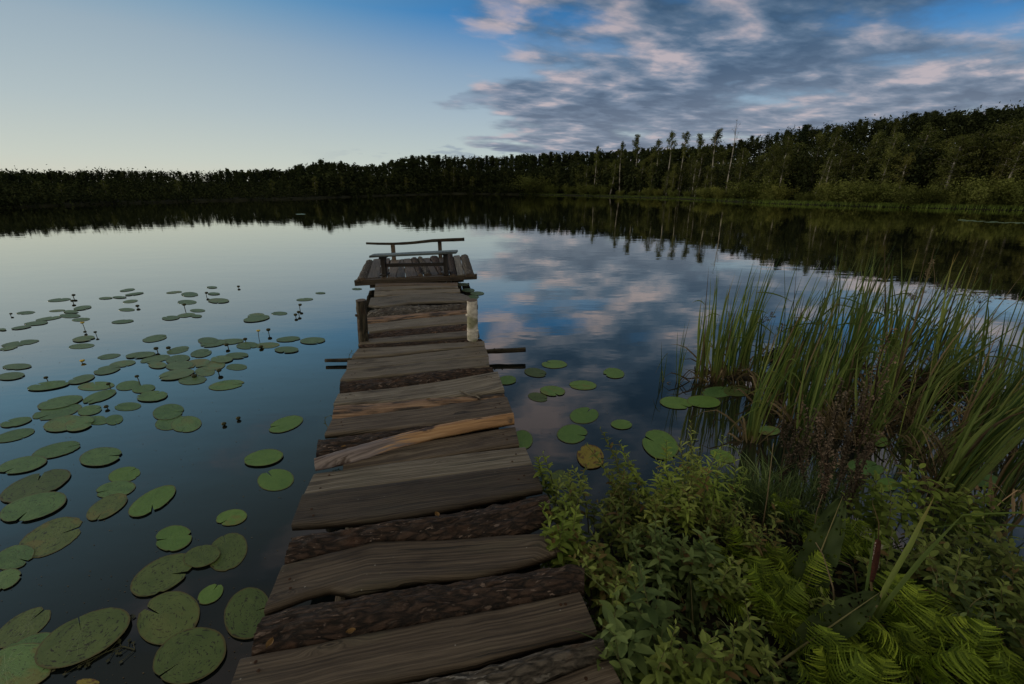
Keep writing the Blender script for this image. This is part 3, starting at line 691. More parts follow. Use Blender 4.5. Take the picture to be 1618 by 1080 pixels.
NEAR = [
 ('board', 'board_dark', [(-330, 1560), (700, 1440), (1540, 1330)], [(-420, 1760), (700, 1640), (1640, 1530)], {}),
 ('bark', 'bark', [(-200, 1390), (700, 1290), (1480, 1190)], [(-330, 1560), (700, 1440), (1540, 1330)], dict(hump=.05)),
 ('board', 'board', [(-40, 1250), (620, 1190), (1100, 1085), (1372, 985)], [(-200, 1390), (700, 1290), (1480, 1190)], dict(label='board at the foot of the pier')),
 ('bark', 'bark_grey', [(20, 1150), (620, 1082), (900, 1028), (1120, 968), (1338, 918)], [(-40, 1250), (620, 1190), (1100, 1085), (1372, 985)], dict(hump=.045, label='split log slab with grey flaking patches')),
 ('board', 'board_dark', [(72, 992), (300, 950), (500, 905), (800, 850), (1100, 790), (1270, 755)], [(20, 1140), (620, 1080), (900, 1018), (1100, 958), (1335, 902)], dict(lift=(.012, .012), label='broad brown board')),
 ('bark', 'bark', [(160, 830), (300, 792), (430, 778), (600, 745), (750, 720), (900, 700), (1050, 678), (1220, 652), (1285, 655)], [(100, 990), (300, 952), (500, 907), (800, 852), (1100, 792), (1290, 750)], dict(hump=.055, label='dark bark slab with reddish flakes')),
 ('board', 'board_dark', [(220, 660), (400, 615), (550, 578), (800, 570), (1000, 555), (1150, 546), (1208, 572), (1222, 600)], [(150, 828), (300, 772), (380, 752), (470, 765), (560, 745), (700, 720), (900, 700), (1050, 665), (1120, 645), (1192, 618)], dict(lift=(.012, .012), label='curved wavy edged board with two knots')),
 ('bark', 'bark', [(268, 553), (500, 520), (700, 490), (900, 455), (1150, 402)], [(220, 660), (400, 617), (580, 572), (800, 572), (1050, 547), (1178, 490)], dict(hump=.05, label='rough dark bark slab')),
 ('board', 'board_dark', [(290, 408), (500, 382), (700, 352), (900, 326), (1105, 302)], [(248, 523), (500, 508), (700, 480), (900, 440), (1142, 394)], dict(lift=(.010, .010), label='wide dark board with a knot at its left end')),
 ('board', 'board_grey', [(330, 330), (500, 305), (700, 280), (900, 255), (1078, 235)], [(290, 412), (500, 384), (700, 354), (900, 328), (1106, 304)], dict(label='pale grey bowed board')),
 ('board', 'board', [(440, 262), (600, 238), (800, 200), (1043, 162)], [(430, 318), (700, 281), (860, 255), (1058, 226)], dict(lift=(-.004, -.004))),
 ('bark', 'bark', [(345, 208), (500, 190), (700, 168), (1000, 125)], [(335, 290), (480, 255), (650, 215), (1010, 150)], dict(hump=.03)),
 ('board', 'board', [(395, 142), (600, 115), (800, 90), (1012, 60)], [(366, 198), (600, 180), (800, 162), (1036, 122)], dict(lift=(.010, .010))),
 ('split', 'split', [(405, 88), (600, 75), (800, 62), (1000, 48)], [(392, 142), (500, 130), (700, 108), (1008, 64)], dict(hump=.03, label='split slab with a peeled pale patch')),
]
i = 0
for kind, mt, fa, ne, kw in NEAR:
    slab('slab' if kind != 'board' else 'plank', zb(*fa), zb(*ne), 'board' if kind == 'board' else ('bark' if kind == 'bark' else 'wood'), mt, seed=i, **kw); i += 1
FAR = [
 ('board', 'board_grey', [(200, 1018), (500, 985), (820, 940), (1092, 890), (1100, 889)], [(168, 1082), (500, 1065), (860, 1035), (1142, 1000)], dict(lift=(.01, .01))),
 ('bark', 'bark', [(212, 945), (500, 920), (700, 895), (1060, 862)], [(203, 1012), (450, 990), (700, 955), (1085, 895)], dict(hump=.035)),
 ('board', 'board_far', [(245, 880), (420, 868), (700, 832), (1050, 802)], [(206, 942), (400, 922), (700, 897), (1056, 862)], dict(lift=(.008, .008))),
 ('board', 'board_far', [(250, 824), (500, 806), (800, 770), (1028, 745)], [(243, 884), (420, 872), (700, 836), (1052, 806)], dict(lift=(.008, .008))),
 ('board', 'board_far', [(312, 757), (600, 742), (800, 730), (1026, 718)], [(272, 812), (600, 785), (1030, 744)], dict(lift=(.008, .012))),
 ('bark', 'bark', [(330, 735), (600, 722), (990, 700)], [(312, 758), (600, 744), (1026, 722)], dict(hump=.02)),
 ('board', 'board_far', [(345, 706), (600, 683), (990, 652)], [(308, 738), (600, 715), (1000, 686)], dict(lift=(.008, .008))),
 ('bark', 'bark_red', [(375, 672), (600, 645), (985, 612)], [(345, 706), (600, 686), (990, 654)], dict(hump=.03, label='reddish bark slab')),
 ('board', 'board_far', [(362, 620), (600, 590), (980, 556)], [(370, 668), (600, 640), (985, 606)], dict(lift=(.008, .008))),
 ('split', 'split', [(358, 580), (600, 562), (975, 530)], [(358, 614), (600, 590), (980, 556)], dict(hump=.025, label='narrow tan split slab')),
 ('bark', 'bark_grey', [(385, 540), (530, 514), (700, 516), (970, 500)], [(358, 576), (600, 560), (975, 530)], dict(hump=.04, label='pale lichen grey slab')),
 ('board', 'board_grey', [(382, 470), (600, 450), (780, 444), (895, 446), (932, 458)], [(368, 516), (450, 522), (600, 500), (965, 490)], dict(lift=(.010, .010))),
 ('board', 'board_far', [(402, 430), (640, 422), (885, 415)], [(400, 458), (640, 450), (890, 434)], {}),
 ('board', 'board_far', [(405, 404), (640, 398), (875, 398)], [(402, 430), (640, 416), (878, 410)], {}),
 ('board', 'board_brown', [(408, 386), (640, 382), (876, 380)], [(406, 403), (640, 396), (876, 397)], {}),
]
for kind, mt, fa, ne, kw in FAR:
    slab('slab' if kind != 'board' else 'plank', za(*fa), za(*ne), 'board' if kind == 'board' else ('bark' if kind == 'bark' else 'wood'), mt, seed=i, **kw); i += 1

# the peeled branch lying across the near boards
def crooked(a, b_, n, r0, r1, wob, seed, sag=0):
    pts = []; rr = []
    for k in range(n):
        t = k / (n - 1); p = a.lerp(b_, t)
        p += Vector((wob * noise.noise(Vector((t * 3, seed, 0))), wob * noise.noise(Vector((t * 3, seed, 7))), wob * .5 * noise.noise(Vector((t * 3, seed, 3))) - sag * math.sin(math.pi * t)))
        pts.append(p); rr.append((r0 + (r1 - r0) * t) * (1 + .12 * noise.noise(Vector((t * 9, seed, 1)))))
    return pts, rr
fa = zb((333, 288), (450, 246), (600, 200), (750, 170), (900, 142), (1034, 124)); ne = zb((333, 322), (450, 303), (600, 258), (750, 214), (900, 182), (1042, 158))
fa, ne = [a.lerp(b_, .12) for a, b_ in zip(fa, ne)], [b_.lerp(a, .10) for a, b_ in zip(fa, ne)]
ob = slab('peeled_branch', fa, ne, 'wood', 'peeled_orange', z=DZ + .02, th=.03, hump=.04, seed=77, shrink=0, parent=None, cap_mat='peeled_orange')
tag(ob, 'peeled orange and grey half log lying slantwise across the pier boards', 'branch')
# nails in the boards
mb = MB()
# stringers under the deck
for sx in (-.36, .36):
    a = G(650 + sx * 420, 1500, .13); b_ = G(656 + sx * 150, 445, .13)
    p, rr = crooked(Vector((a.x, a.y, .17)), Vector((b_.x, b_.y, .17)), 24, .055, .05, .03, sx)
    mb = MB(); mb.tube(p, rr, 9); mb.build('stringer', M['log'], pier, smooth=True)
# cross poles that stick out at the sides, on their posts
def pole(name, a, b_, r0, r1, mt, seed, parent=pier, wob=.02, knots=4):
    p, rr = crooked(a, b_, 26, r0, r1, wob, seed); mb = MB(); mb.tube(p, rr, 11)
    for k in range(knots):
        t = random.randint(2, 23); q = p[t]; mb.tube([q, q + Vector((random.uniform(-.02, .02), random.uniform(-.03, .0), .02 + rr[t])).normalized() * (rr[t] + .012)], [rr[t] * .5, rr[t] * .2], 6)
    return mb.build(name, M[mt], parent, smooth=True)
l0 = G(514, 569, .045); l1 = G(830, 552, .10)
pole('cross_pole', l0, G(690, 561, .06), .020, .026, 'log', 3.3)
pole('cross_pole', G(680, 559, .08), l1, .030, .027, 'log', 5.1)
for (px, py, r_) in ((560, 640, .04), (790, 640, .04), (590, 500, .04), (735, 500, .04), (500, 800, .05), (840, 800, .05), (430, 1060, .05), (940, 1060, .05)):
    q = G(px + (22 if px < 650 else -22), py, 0); mb = MB(); mb.tube([(q.x, q.y, -1.2), (q.x, q.y, .15)], r_, 9); mb.build('pile', M['log'], pier, smooth=True)
# the two tall posts
def post(bx, by, tx, ty, r_, mt, label):
    b_ = G(bx, by, DZ - .02); t = V(tx, ty, b_.y); a = b_ + (b_ - t).normalized() * 1.3
    n_ = 16; pts = [a] + [b_.lerp(t, k / n_) + Vector((.006 * noise.noise(Vector((k * .5, r_, 1))), .006 * noise.noise(Vector((k * .5, r_, 8))), 0)) for k in range(n_ + 1)]
    rr = [r_ * 1.05] + [r_ * (1.0 - .08 * k / n_ + .05 * noise.noise(Vector((k * .7, r_, 2)))) for k in range(n_ + 1)]
    mb = MB(); mb.tube(pts, rr, 16, cap=False)
    top = pts[-1]; d = (pts[-1] - pts[-2]).normalized(); x_ = d.orthogonal().normalized(); y_ = d.cross(x_)
    ring = [top + (x_ * math.cos(q) + y_ * math.sin(q)) * rr[-1] * 1.0 + d * .002 for q in [2 * math.pi * k / 16 for k in range(16)]]
    mb.add(ring, [tuple(range(16))], [((q - top).dot(x_) * .4, (q - top).dot(y_)) for q in ring], mi=1)
    for k in (5, 11):
        q = pts[k]; s_ = Vector((1 if k == 5 else -1, -.5, .4)).normalized(); mb.tube([q, q + s_ * (r_ + .014)], [r_ * .5, r_ * .22], 7)
    ob = mb.build('post', [M[mt], M['board_brown']], pier, smooth=True); ob['label'] = label; return ob
post(575, 541, 570, 474, .054, 'log', 'bare brown mooring post')
post(747, 540, 746, 474, .058, 'birch', 'white birch bark post')

# platform at the far end: a front beam and boards running lengthwise
def zc(x, y, z): return G(540 + x * .1852, 360 + y * .1852, z)
PZ = DZ + .02
fl = zc(105, 448, PZ + .02); fr = zc(1150, 398, PZ + .03)
mb = MB(); n_ = 30; vs = []; uv = []; fs = []
for k in range(n_):
    t = k / (n_ - 1); p = fl.lerp(fr, t); hh = .085 + .01 * noise.noise(Vector((t * 5, 3, 1))) + .012 * (1 - t); zt = p.z - .008 * noise.noise(Vector((t * 4, 1, 1)))
    vs += [(p.x, p.y, zt - .006), (p.x, p.y + .012, zt), (p.x, p.y + .11, zt), (p.x, p.y + .11, zt - hh), (p.x, p.y + .008, zt - hh)]
    uv += [(t * 2, 0), (t * 2, .01), (t * 2, .1), (t * 2, .3), (t * 2, .2)]
for k in range(n_ - 1):
    for j in range(5): fs.append((k * 5 + j, (k + 1) * 5 + j, (k + 1) * 5 + (j + 1) % 5, k * 5 + (j + 1) % 5))
fs += [(0, 1, 2, 3, 4), tuple((n_ - 1) * 5 + j for j in (4, 3, 2, 1, 0))]
mb.add(vs, fs, uv); mb.build('front_beam', M['board_dark'], pier)
PL = [  # bottom-left, bottom-right at the near end; top-left, top-right at the far end
 ((118, 442), (212, 426), (205, 276), (266, 270), 'bark', 'bark_grey'), ((212, 424), (330, 412), (268, 262), (330, 254), 'board', 'board'),
 ((330, 420), (385, 416), (332, 254), (412, 252), 'board', 'board_brown'), ((385, 418), (462, 414), (418, 268), (500, 264), 'board', 'board'),
 ((462, 416), (545, 412), (502, 262), (524, 260), 'board', 'board'), ((545, 412), (650, 404), (526, 258), (586, 254), 'board', 'board_brown'),
 ((650, 402), (700, 398), (588, 254), (644, 250), 'bark', 'bark'), ((700, 398), (765, 392), (646, 250), (690, 246), 'bark', 'bark_grey'),
 ((765, 394), (830, 390), (692, 252), (745, 248), 'board', 'board_brown'), ((830, 390), (862, 388), (748, 244), (822, 238), 'bark', 'bark_red'),
 ((862, 392), (918, 390), (824, 250), (896, 240), 'board', 'board'), ((920, 404), (982, 400), (898, 224), (946, 218), 'bark', 'bark'),
 ((985, 396), (1046, 390), (952, 232), (1006, 226), 'board', 'board_grey'), ((1048, 402), (1135, 396), (1012, 234), (1078, 228), 'bark', 'bark_grey')]
for (a, b_, c, d, kind, mt) in PL:
    A = zc(*a, PZ + .045); B = zc(*b_, PZ + .045); C = zc(*c, PZ + .045); D = zc(*d, PZ + .045)
    slab('deck_board' if kind == 'board' else 'deck_slab', [B, D], [A, C], kind, mt, z=PZ + .035, th=.03, hump=.04, seed=i); i += 1
for fy in (.45, 1.0):
    a = zc(190, 430, PZ).lerp(zc(215, 280, PZ), fy); b_ = zc(1080, 400, PZ).lerp(zc(1030, 240, PZ), fy); a.z = b_.z = PZ - .05
    pole('crossbeam', a, b_, .045, .045, 'log', fy)
for (x, y) in ((330, 330), (960, 310), (330, 270), (960, 250)):
    q = zc(x, y, PZ); mb = MB(); mb.tube([(q.x, q.y + .15, -1.2), (q.x, q.y + .15, PZ - .03)], .05, 9); mb.build('pile', M['log'], pier, smooth=True)

# ---------------------------------------------------------------- bench on the platform
TOPZ = PZ + .05
bl = zc(362, 404, TOPZ); br = zc(890, 392, TOPZ)
bench = tag(empty('bench', ((bl.x + br.x) / 2, (bl.y + br.y) / 2, TOPZ)), 'low dark wooden bench with a bluish grey seat on the far end of the pier', 'bench')
sl_ = V(540 + 232 * .1852, 360 + 236 * .1852, bl.y - .12); sr_ = V(540 + 975 * .1852, 360 + 202 * .1852, br.y - .12)
SZ = (sl_.z + sr_.z) / 2
def box(mb, c, sx, sy, sz, rot=0.0, bev=.004, uvax='x'):
    vs = []; cr, sr2 = math.cos(rot), math.sin(rot)
    prof = [(-sx, -sy), (sx, -sy), (sx, sy), (-sx, sy)]
    def P_(x, y, z): return (c[0] + x * cr - y * sr2, c[1] + x * sr2 + y * cr, c[2] + z)
    for z, k in ((-sz, 1), (-sz + bev, 0), (sz - bev, 0), (sz, 1)):
        for x, y in prof: vs.append(P_(x - math.copysign(bev * k, x), y - math.copysign(bev * k, y), z))
    fs = [(3, 2, 1, 0), (12, 13, 14, 15)]
    for r_ in range(3):
        for k in range(4): fs.append((r_ * 4 + k, r_ * 4 + (k + 1) % 4, r_ * 4 + 4 + (k + 1) % 4, r_ * 4 + 4 + k))
    uv = [((v[0] - c[0]) if uvax == 'x' else (v[2] - c[2]), (v[1] + v[2]) if uvax == 'x' else (v[0] + v[1])) for v in vs]
    mb.add(vs, fs, uv)
w_ = (sr_ - sl_).length; rotb = math.atan2(sr_.y - sl_.y, sr_.x - sl_.x)
for k in range(2):
    fa = [Vector((sl_.x + .02, sl_.y + .13 + k * .135, 0)), Vector((sr_.x, sr_.y + .13 + k * .135, 0))]
    ne = [Vector((sl_.x, sl_.y + k * .135, 0)), Vector((sr_.x, sr_.y + k * .135, 0))]
    slab('seat', fa, ne, 'board', 'bench_wood', z=SZ, th=.035, parent=bench, seed=40 + k, lift=(sl_.z - SZ, sr_.z - SZ))
for q, zz in ((bl, sl_.z), (br, sr_.z)):
    h_ = zz - .034 - TOPZ
    mb = MB(); box(mb, (q.x, q.y - .02 + .06, TOPZ + h_ / 2 + .006), .036, .055, h_ / 2 - .008, uvax='z')
    lg = mb.build('leg', M['bench_leg'], bench)
    mb = MB(); box(mb, (q.x, q.y + .05, TOPZ + .012), .055, .13, .014); mb.build('foot', M['bench_leg'], lg)
    mb = MB(); box(mb, (q.x, q.y + .06, zz - .052), .05, .11, .016); mb.build('bracket', M['bench_leg'], lg)
mb = MB(); c = (bl + br) / 2; box(mb, (c.x, c.y + .04, TOPZ + .17), (br.x - bl.x) / 2 - .036, .016, .030, math.atan2(br.y - bl.y, br.x - bl.x)); mb.build('stretcher', M['bench_leg'], bench)

# ---------------------------------------------------------------- rail of a bare pole on two short posts behind the bench
r1 = zc(446, 262, TOPZ); r2 = zc(842, 244, TOPZ)
rail = tag(empty('rail', ((r1.x + r2.x) / 2, (r1.y + r2.y) / 2, TOPZ)), 'thin crooked pole rail on two short posts at the far edge behind the bench', 'railing')
ra = V(540 + 208 * .1852, 360 + 130 * .1852, r1.y); rb = V(540 + 1046 * .1852, 360 + 96 * .1852, r2.y)
pts = []; rr = []
for k in range(28):
    t = k / 27; p = ra.lerp(rb, t); p.z += -.035 * math.sin(math.pi * min(1, t * 1.5)) * (1 if t < .67 else 0) + .004 * noise.noise(Vector((t * 8, 2, 2))); pts.append(p)
    rr.append(.024 + .016 * t + .003 * noise.noise(Vector((t * 12, 4, 2))))
mb = MB(); mb.tube(pts, rr, 10); mb.build('pole', M['log'], rail, smooth=True)
for q, t in ((r1, .285), (r2, .757)):
    zz = pts[int(t * 27)].z - .015
    mb = MB(); box(mb, (q.x, q.y, (zz + TOPZ - .12) / 2), .038, .03, (zz - TOPZ + .12) / 2, uvax='z'); mb.build('post', M['board_brown'], rail)

# small things lying on the boards
def litter(px, py, s_, a, label, z=DZ + .02):
    c = G(px, py, z); mb = MB(); vs = []; n_ = 8
    for k in range(n_ + 1):
        t = k / n_; wd = math.sin(math.pi * t) ** .8 * .32
        for q in (-1, 0, 1): vs.append((c.x + s_ * ((t - .5) * math.cos(a) - q * wd * math.sin(a)), c.y + s_ * ((t - .5) * math.sin(a) + q * wd * math.cos(a)), c.z + .006 + s_ * (.18 * abs(q) + .3 * (t - .5) ** 2)))
    fs = []
    for k in range(n_):
        for q in (0, 1): fs.append((k * 3 + q, k * 3 + q + 1, k * 3 + q + 4, k * 3 + q + 3))
    mb.add(vs, fs); tag(mb.build('fallen_leaf', M['leaf_litter'], org=c), label, 'leaf', 'fallen leaves on the pier')
litter(555, 1000, .034, .3, 'yellow fallen leaf lying against the broad board near the foot of the pier', DZ + .04)
litter(427, 1019, .036, 1.4, 'orange fallen leaf on the left end of the dark bark slab', DZ + .03)
litter(691, 815, .035, 2.2, 'reddish fallen leaf on the rough bark slab halfway along its top edge', DZ + .04)
litter(543, 707, .03, .5, 'small yellow leaf lying beside the peeled orange half log', DZ + .03)
litter(677, 632, .03, .2, 'tiny brown leaf on the split slab with the peeled patch', DZ + .03)
# twig
a = G(726, 617, DZ + .03); b_ = G(758, 629, DZ + .02); mb = MB(); p, rr = crooked(a, b_, 12, .006, .009, .02, 9); mb.tube(p, rr, 6)
mb.tube([p[6], p[6] + Vector((.09, -.02, .01))], [.007, .004], 6)
tag(mb.build('twig', M['board_grey'], org=a, smooth=True), 'small forked grey twig lying on a pale board of the pier', 'twig')
# ---------------------------------------------------------------- lily pads, each outlined on the water
Z5 = lambda x, y, a, b_, t: (x * .3337, 420 + y * .3337, a * .3337, b_ * .3337, t)
Z6 = lambda x, y, a, b_, t: (x * .3704, 680 + y * .3704, a * .3704, b_ * .3704, t)
def pad(px, py, a, b_, ang, material, label, group, z, notch=None, seed=0):
    rr_ = random.Random(seed * 13 + 5)
    n = 44 if b_ > 8 else 26; rings = 6 if b_ > 8 else 3
    cw = G(px, py, z); na = notch if notch is not None else rr_.uniform(0, 2 * math.pi)
    ca, sa = math.cos(math.radians(ang)), math.sin(math.radians(ang))
    jag = rr_.random() < .3; per = []; slit = rr_.choice([1, 1, .25, .5, 1]); bites = [(rr_.uniform(.6, 5.6), rr_.uniform(.06, .16), rr_.uniform(.08, .25)) for _ in range(rr_.choice([0, 0, 0, 1, 2]))]
    for k in range(n + 1):
        q = 2 * math.pi * k / n; dn = min(q, 2 * math.pi - q)
        f = 1 + .035 * noise.noise(Vector((math.cos(q) * 1.3, math.sin(q) * 1.3, seed))) + (.05 if jag else .018) * noise.noise(Vector((math.cos(q) * 7, math.sin(q) * 7, seed + 3)))
        for ba, bw, bd in bites: f *= 1 - bd * max(0, 1 - abs(q - ba) / bw)
        off = .16 * slit * max(0, 1 - dn / .30)             # lobes either side of the slit
        f *= 1 - .10 * slit * max(0, 1 - dn / .22)
        if k == 0 or k == n: off = .07 * slit
        th = q + (off if q < math.pi else -off) + na
        ex, ey = a * f * math.cos(th), b_ * f * math.sin(th)
        ix, iy = px + ex * ca + ey * sa, py - ex * sa + ey * ca
        per.append((G(ix, iy, z), (math.cos(q) * 1.0, math.sin(q) * 1.0)))
    # petiole joint lies about a third of the way in from the slit
    ex, ey = a * .30 * math.cos(na), b_ * .30 * math.sin(na)
    jc = G(px + ex * ca + ey * sa, py - ex * sa + ey * ca, z)
    vs = []; uv = []; fs = []; size = max((p - cw).length for p, _ in per)
    for r_ in range(rings + 1):
        t = r_ / rings
        for k, (p, u) in enumerate(per):
            v = jc.lerp(p, t)
            v.z = z + size * (max(0, .006 * noise.noise(Vector((v.x * 22, v.y * 22, seed)))) * t + .010 * max(0, t - .55) * max(0, noise.noise(Vector((u[0] * 2, u[1] * 2, seed + 1)))))
            vs.append(v); uv.append((u[0] * t, u[1] * t))
    m = n + 1
    for r_ in range(rings):
        for k in range(n): fs.append((r_ * m + k, (r_ + 1) * m + k, (r_ + 1) * m + k + 1, r_ * m + k + 1))
    k0 = len(vs)                                      # thin rim
    for dz_ in (0, .0012):
        for k in range(m): q = vs[rings * m + k]; vs.append(Vector((q.x, q.y, q.z - dz_))); uv.append(uv[rings * m + k])
    for k in range(n): fs.append((k0 + k, k0 + m + k, k0 + m + k + 1, k0 + k + 1))
    mb = MB(); mb.add(vs, fs, uv)
    ob = mb.build('lily_pad', M[material], org=cw, smooth=True)
    return tag(ob, label, 'lily pad', group)
# --- near left water, each told apart
NL = [
 (Z6(60, 20, 90, 22, 14), 'pad', 'long lily pad at the left edge above the first pair of narrow pads'),
 (Z6(240, 82, 108, 28, 14), 'pad', 'right one of the two narrow pads end to end near the left edge'),
 (Z6(95, 145, 108, 32, 12), 'pad', 'left one of the two narrow pads end to end near the left edge'),
 (Z6(428, 110, 92, 38, 10), 'pad', 'separate oval pad above the stack of three pads'),
 (Z6(530, 188, 70, 32, 12), 'pad_fresh', 'top pad in the stack of three small pads'),
 (Z6(492, 250, 88, 34, 10), 'pad', 'middle pad in the stack of three small pads'),
 (Z6(455, 325, 98, 40, 28), 'pad_old', 'bottom pad in the stack of three, with a brown blotch'),
 (Z6(648, 300, 115, 42, 30), 'pad_fresh', 'smooth bright pointed pad floating alone right of the stack of three'),
 (Z6(1125, 115, 85, 34, 10), 'pad_fresh', 'bright oval pad close to the pier, upper of the two there'),
 (Z6(1176, 210, 78, 47, 5), 'pad_fresh', 'round pad close to the pier with its slit at the upper left'),
 (Z6(988, 370, 67, 34, 10), 'pad_fresh', 'small bright pad between the pier and the heart shaped pad'),
 (Z6(740, 458, 80, 54, 12), 'pad_fresh', 'clean heart shaped pad above the big spotted pair'),
 (Z6(150, 235, 160, 50, 20), 'pad_old', 'long torn pad near the left edge, upper of a pair'),
 (Z6(140, 325, 150, 52, 16), 'pad', 'long ragged pad near the left edge, lower of a pair'),
 (Z6(215, 455, 150, 65, 26), 'pad_old', 'large long pad with a dark tear pointing up to the right'),
 (Z6(60, 540, 90, 48, 20), 'pad', 'pad tucked under the long pad with the dark tear'),
 (Z6(20, 635, 75, 38, 25), 'pad', 'pointed pad cut by the left edge below the long torn pad'),
 (Z6(690, 615, 150, 68, 28), 'pad_old', 'big spotted oval pad, left of the overlapping group of three'),
 (Z6(860, 535, 80, 45, 15), 'pad_old', 'middle pad of the overlapping group, lying between two bigger ones'),
 (Z6(970, 518, 95, 72, 40), 'pad_old', 'upright spotted pad at the right end of the overlapping group'),
 (Z6(898, 697, 62, 35, 32), 'pad_fresh', 'small smooth pointed pad below the overlapping group'),
 (Z6(718, 800, 140, 108, 25), 'pad_old', 'large round brownish green pad with many specks near the bottom'),
 (Z6(1055, 780, 115, 95, 60), 'pad_old', 'large pad with black holes right beside the pier'),
 (Z6(810, 960, 165, 110, 25), 'pad_old', 'biggest round pad at the bottom with a brown leaf on it'),
 (Z6(95, 840, 140, 55, 32), 'pad_old', 'long pad with a dark split in the lower left corner'),
 (Z6(100, 940, 155, 52, 25), 'pad', 'pad lying mostly under its neighbours in the lower left corner'),
 (Z6(60, 1020, 190, 100, 20), 'pad', 'wide pad filling the lower left corner'),
 (Z6(350, 885, 225, 90, 27), 'pad_old', 'largest elongated pad of the lower left group, on top of the others'),
 (Z6(375, 1075, 50, 18, 0), 'pad_yellow', 'yellowish pad just touching the bottom edge'),
]
k = 0
for (e, mt, lb) in NL:
    k += 1; pad(*e, mt, lb, 'large lily pads left of the pier', .003 + (k % 5) * .002 + (.008 if k > 27 else 0), seed=k)
# --- the rafts further out
RAFT = {
 'small lily pad in the farthest sparse patches left of the bench': [(122,221,47,9,4),(280,160,58,9,5),(603,113,38,7,8),(500,151,34,6,3),(565,147,35,6,0),(635,131,47,6,8),(617,167,37,9,6),(824,124,40,6,5),(898,134,42,13,0),(1003,100,26,6,0),(1012,130,30,7,0),(1035,163,52,13,0),(885,171,48,13,0),(600,206,40,9,0),(580,262,55,10,5),(930,236,28,8,0)],
 'narrow lily pad in the far string that runs to the left edge': [(390,197,45,11,8),(335,215,38,8,0),(270,211,40,6,4),(330,235,53,12,0),(230,248,65,9,8),(170,270,60,11,5),(100,290,50,8,8),(10,299,20,6,0),(383,253,45,10,4),(95,365,95,14,8),(40,388,45,10,10),(80,475,72,16,3),(50,520,70,20,6)],
 'one of two lily pads below the yellow flower in the far left water': [(395,343,56,15,8),(385,379,65,14,4)],
 'small far lily pad in the patches between the flowers and the pier': [(935,210,38,9,0),(882,232,45,11,6),(808,245,44,12,4),(1212,233,42,12,5),(1215,248,66,16,8),(1323,224,40,10,0),(1443,158,42,8,3),(1517,127,25,5,0)],
 'lily pad in the loose row that ends nearest the left cross pole': [(1365,345,60,14,5),(1480,352,62,18,3),(1357,395,60,17,0),(1265,375,62,16,3),(1170,376,55,19,3)],
 'lily pad in the dense middle raft left of the pier': [(1090,357,68,15,5),(1010,365,65,18,8),(985,352,50,18,0),(665,420,75,16,6),(843,398,58,18,12),(735,440,75,19,10),(952,412,53,22,8),(840,440,62,22,8),(1120,423,58,17,3),(1050,440,55,20,3),(1120,478,52,18,0),(1010,470,60,26,5),(930,460,70,22,8),(850,470,70,24,5),(745,468,45,18,0),(835,512,90,26,10),(970,500,50,25,0),(912,540,70,24,4)],
 'lily pad in the slanting chain between the dense raft and the left edge': [(580,462,65,17,8),(507,491,68,22,12),(385,535,68,20,14),(228,565,105,22,8),(455,568,92,24,4),(607,565,62,25,10),(680,580,58,22,8),(470,617,88,26,18),(283,645,115,30,12),(720,615,78,28,6),(605,665,66,23,4)],
 'lily pad in the overlapping heap below the slanting chain': [(270,690,125,35,12),(425,682,62,26,10),(75,738,80,22,12),(300,745,100,40,12),(375,745,75,38,15),(460,730,60,25,0),(540,727,45,27,10)],
}
SING = [((733,342,60,15,10), 'pad_far', 'single narrow pad floating alone above the dense middle raft'), ((515,428,55,12,8), 'pad_far', 'single narrow pad with one edge lifted, left above the dense raft'),
 ((1072,563,85,22,8), 'pad', 'single oval pad floating below the right end of the dense raft'), ((796,690,75,36,10), 'pad', 'top pad in the cluster of three round pads'),
 ((805,740,72,34,12), 'pad', 'left lower pad in the cluster of three round pads'), ((882,748,73,38,5), 'pad', 'right lower pad in the cluster of three round pads'),
 ((1353,748,85,33,18), 'pad_fresh', 'bright pointed pad near the pier, highest of the three there')]
for lb, lst in RAFT.items():
    for e in lst:
        k += 1; e = (e[0], e[1], e[2] * .96, e[3] * .86, e[4]); pad(*Z5(*e), 'pad_far' if e[1] < 560 else 'pad', lb, lb.replace('lily pad', 'lily pads').replace('one of two ', ''), .003 + (k % 6) * .0015, seed=k)
for e, mt, lb in SING:
    k += 1; pad(*Z5(*e), mt, lb, None, .003 + (k % 3) * .0015, seed=k)
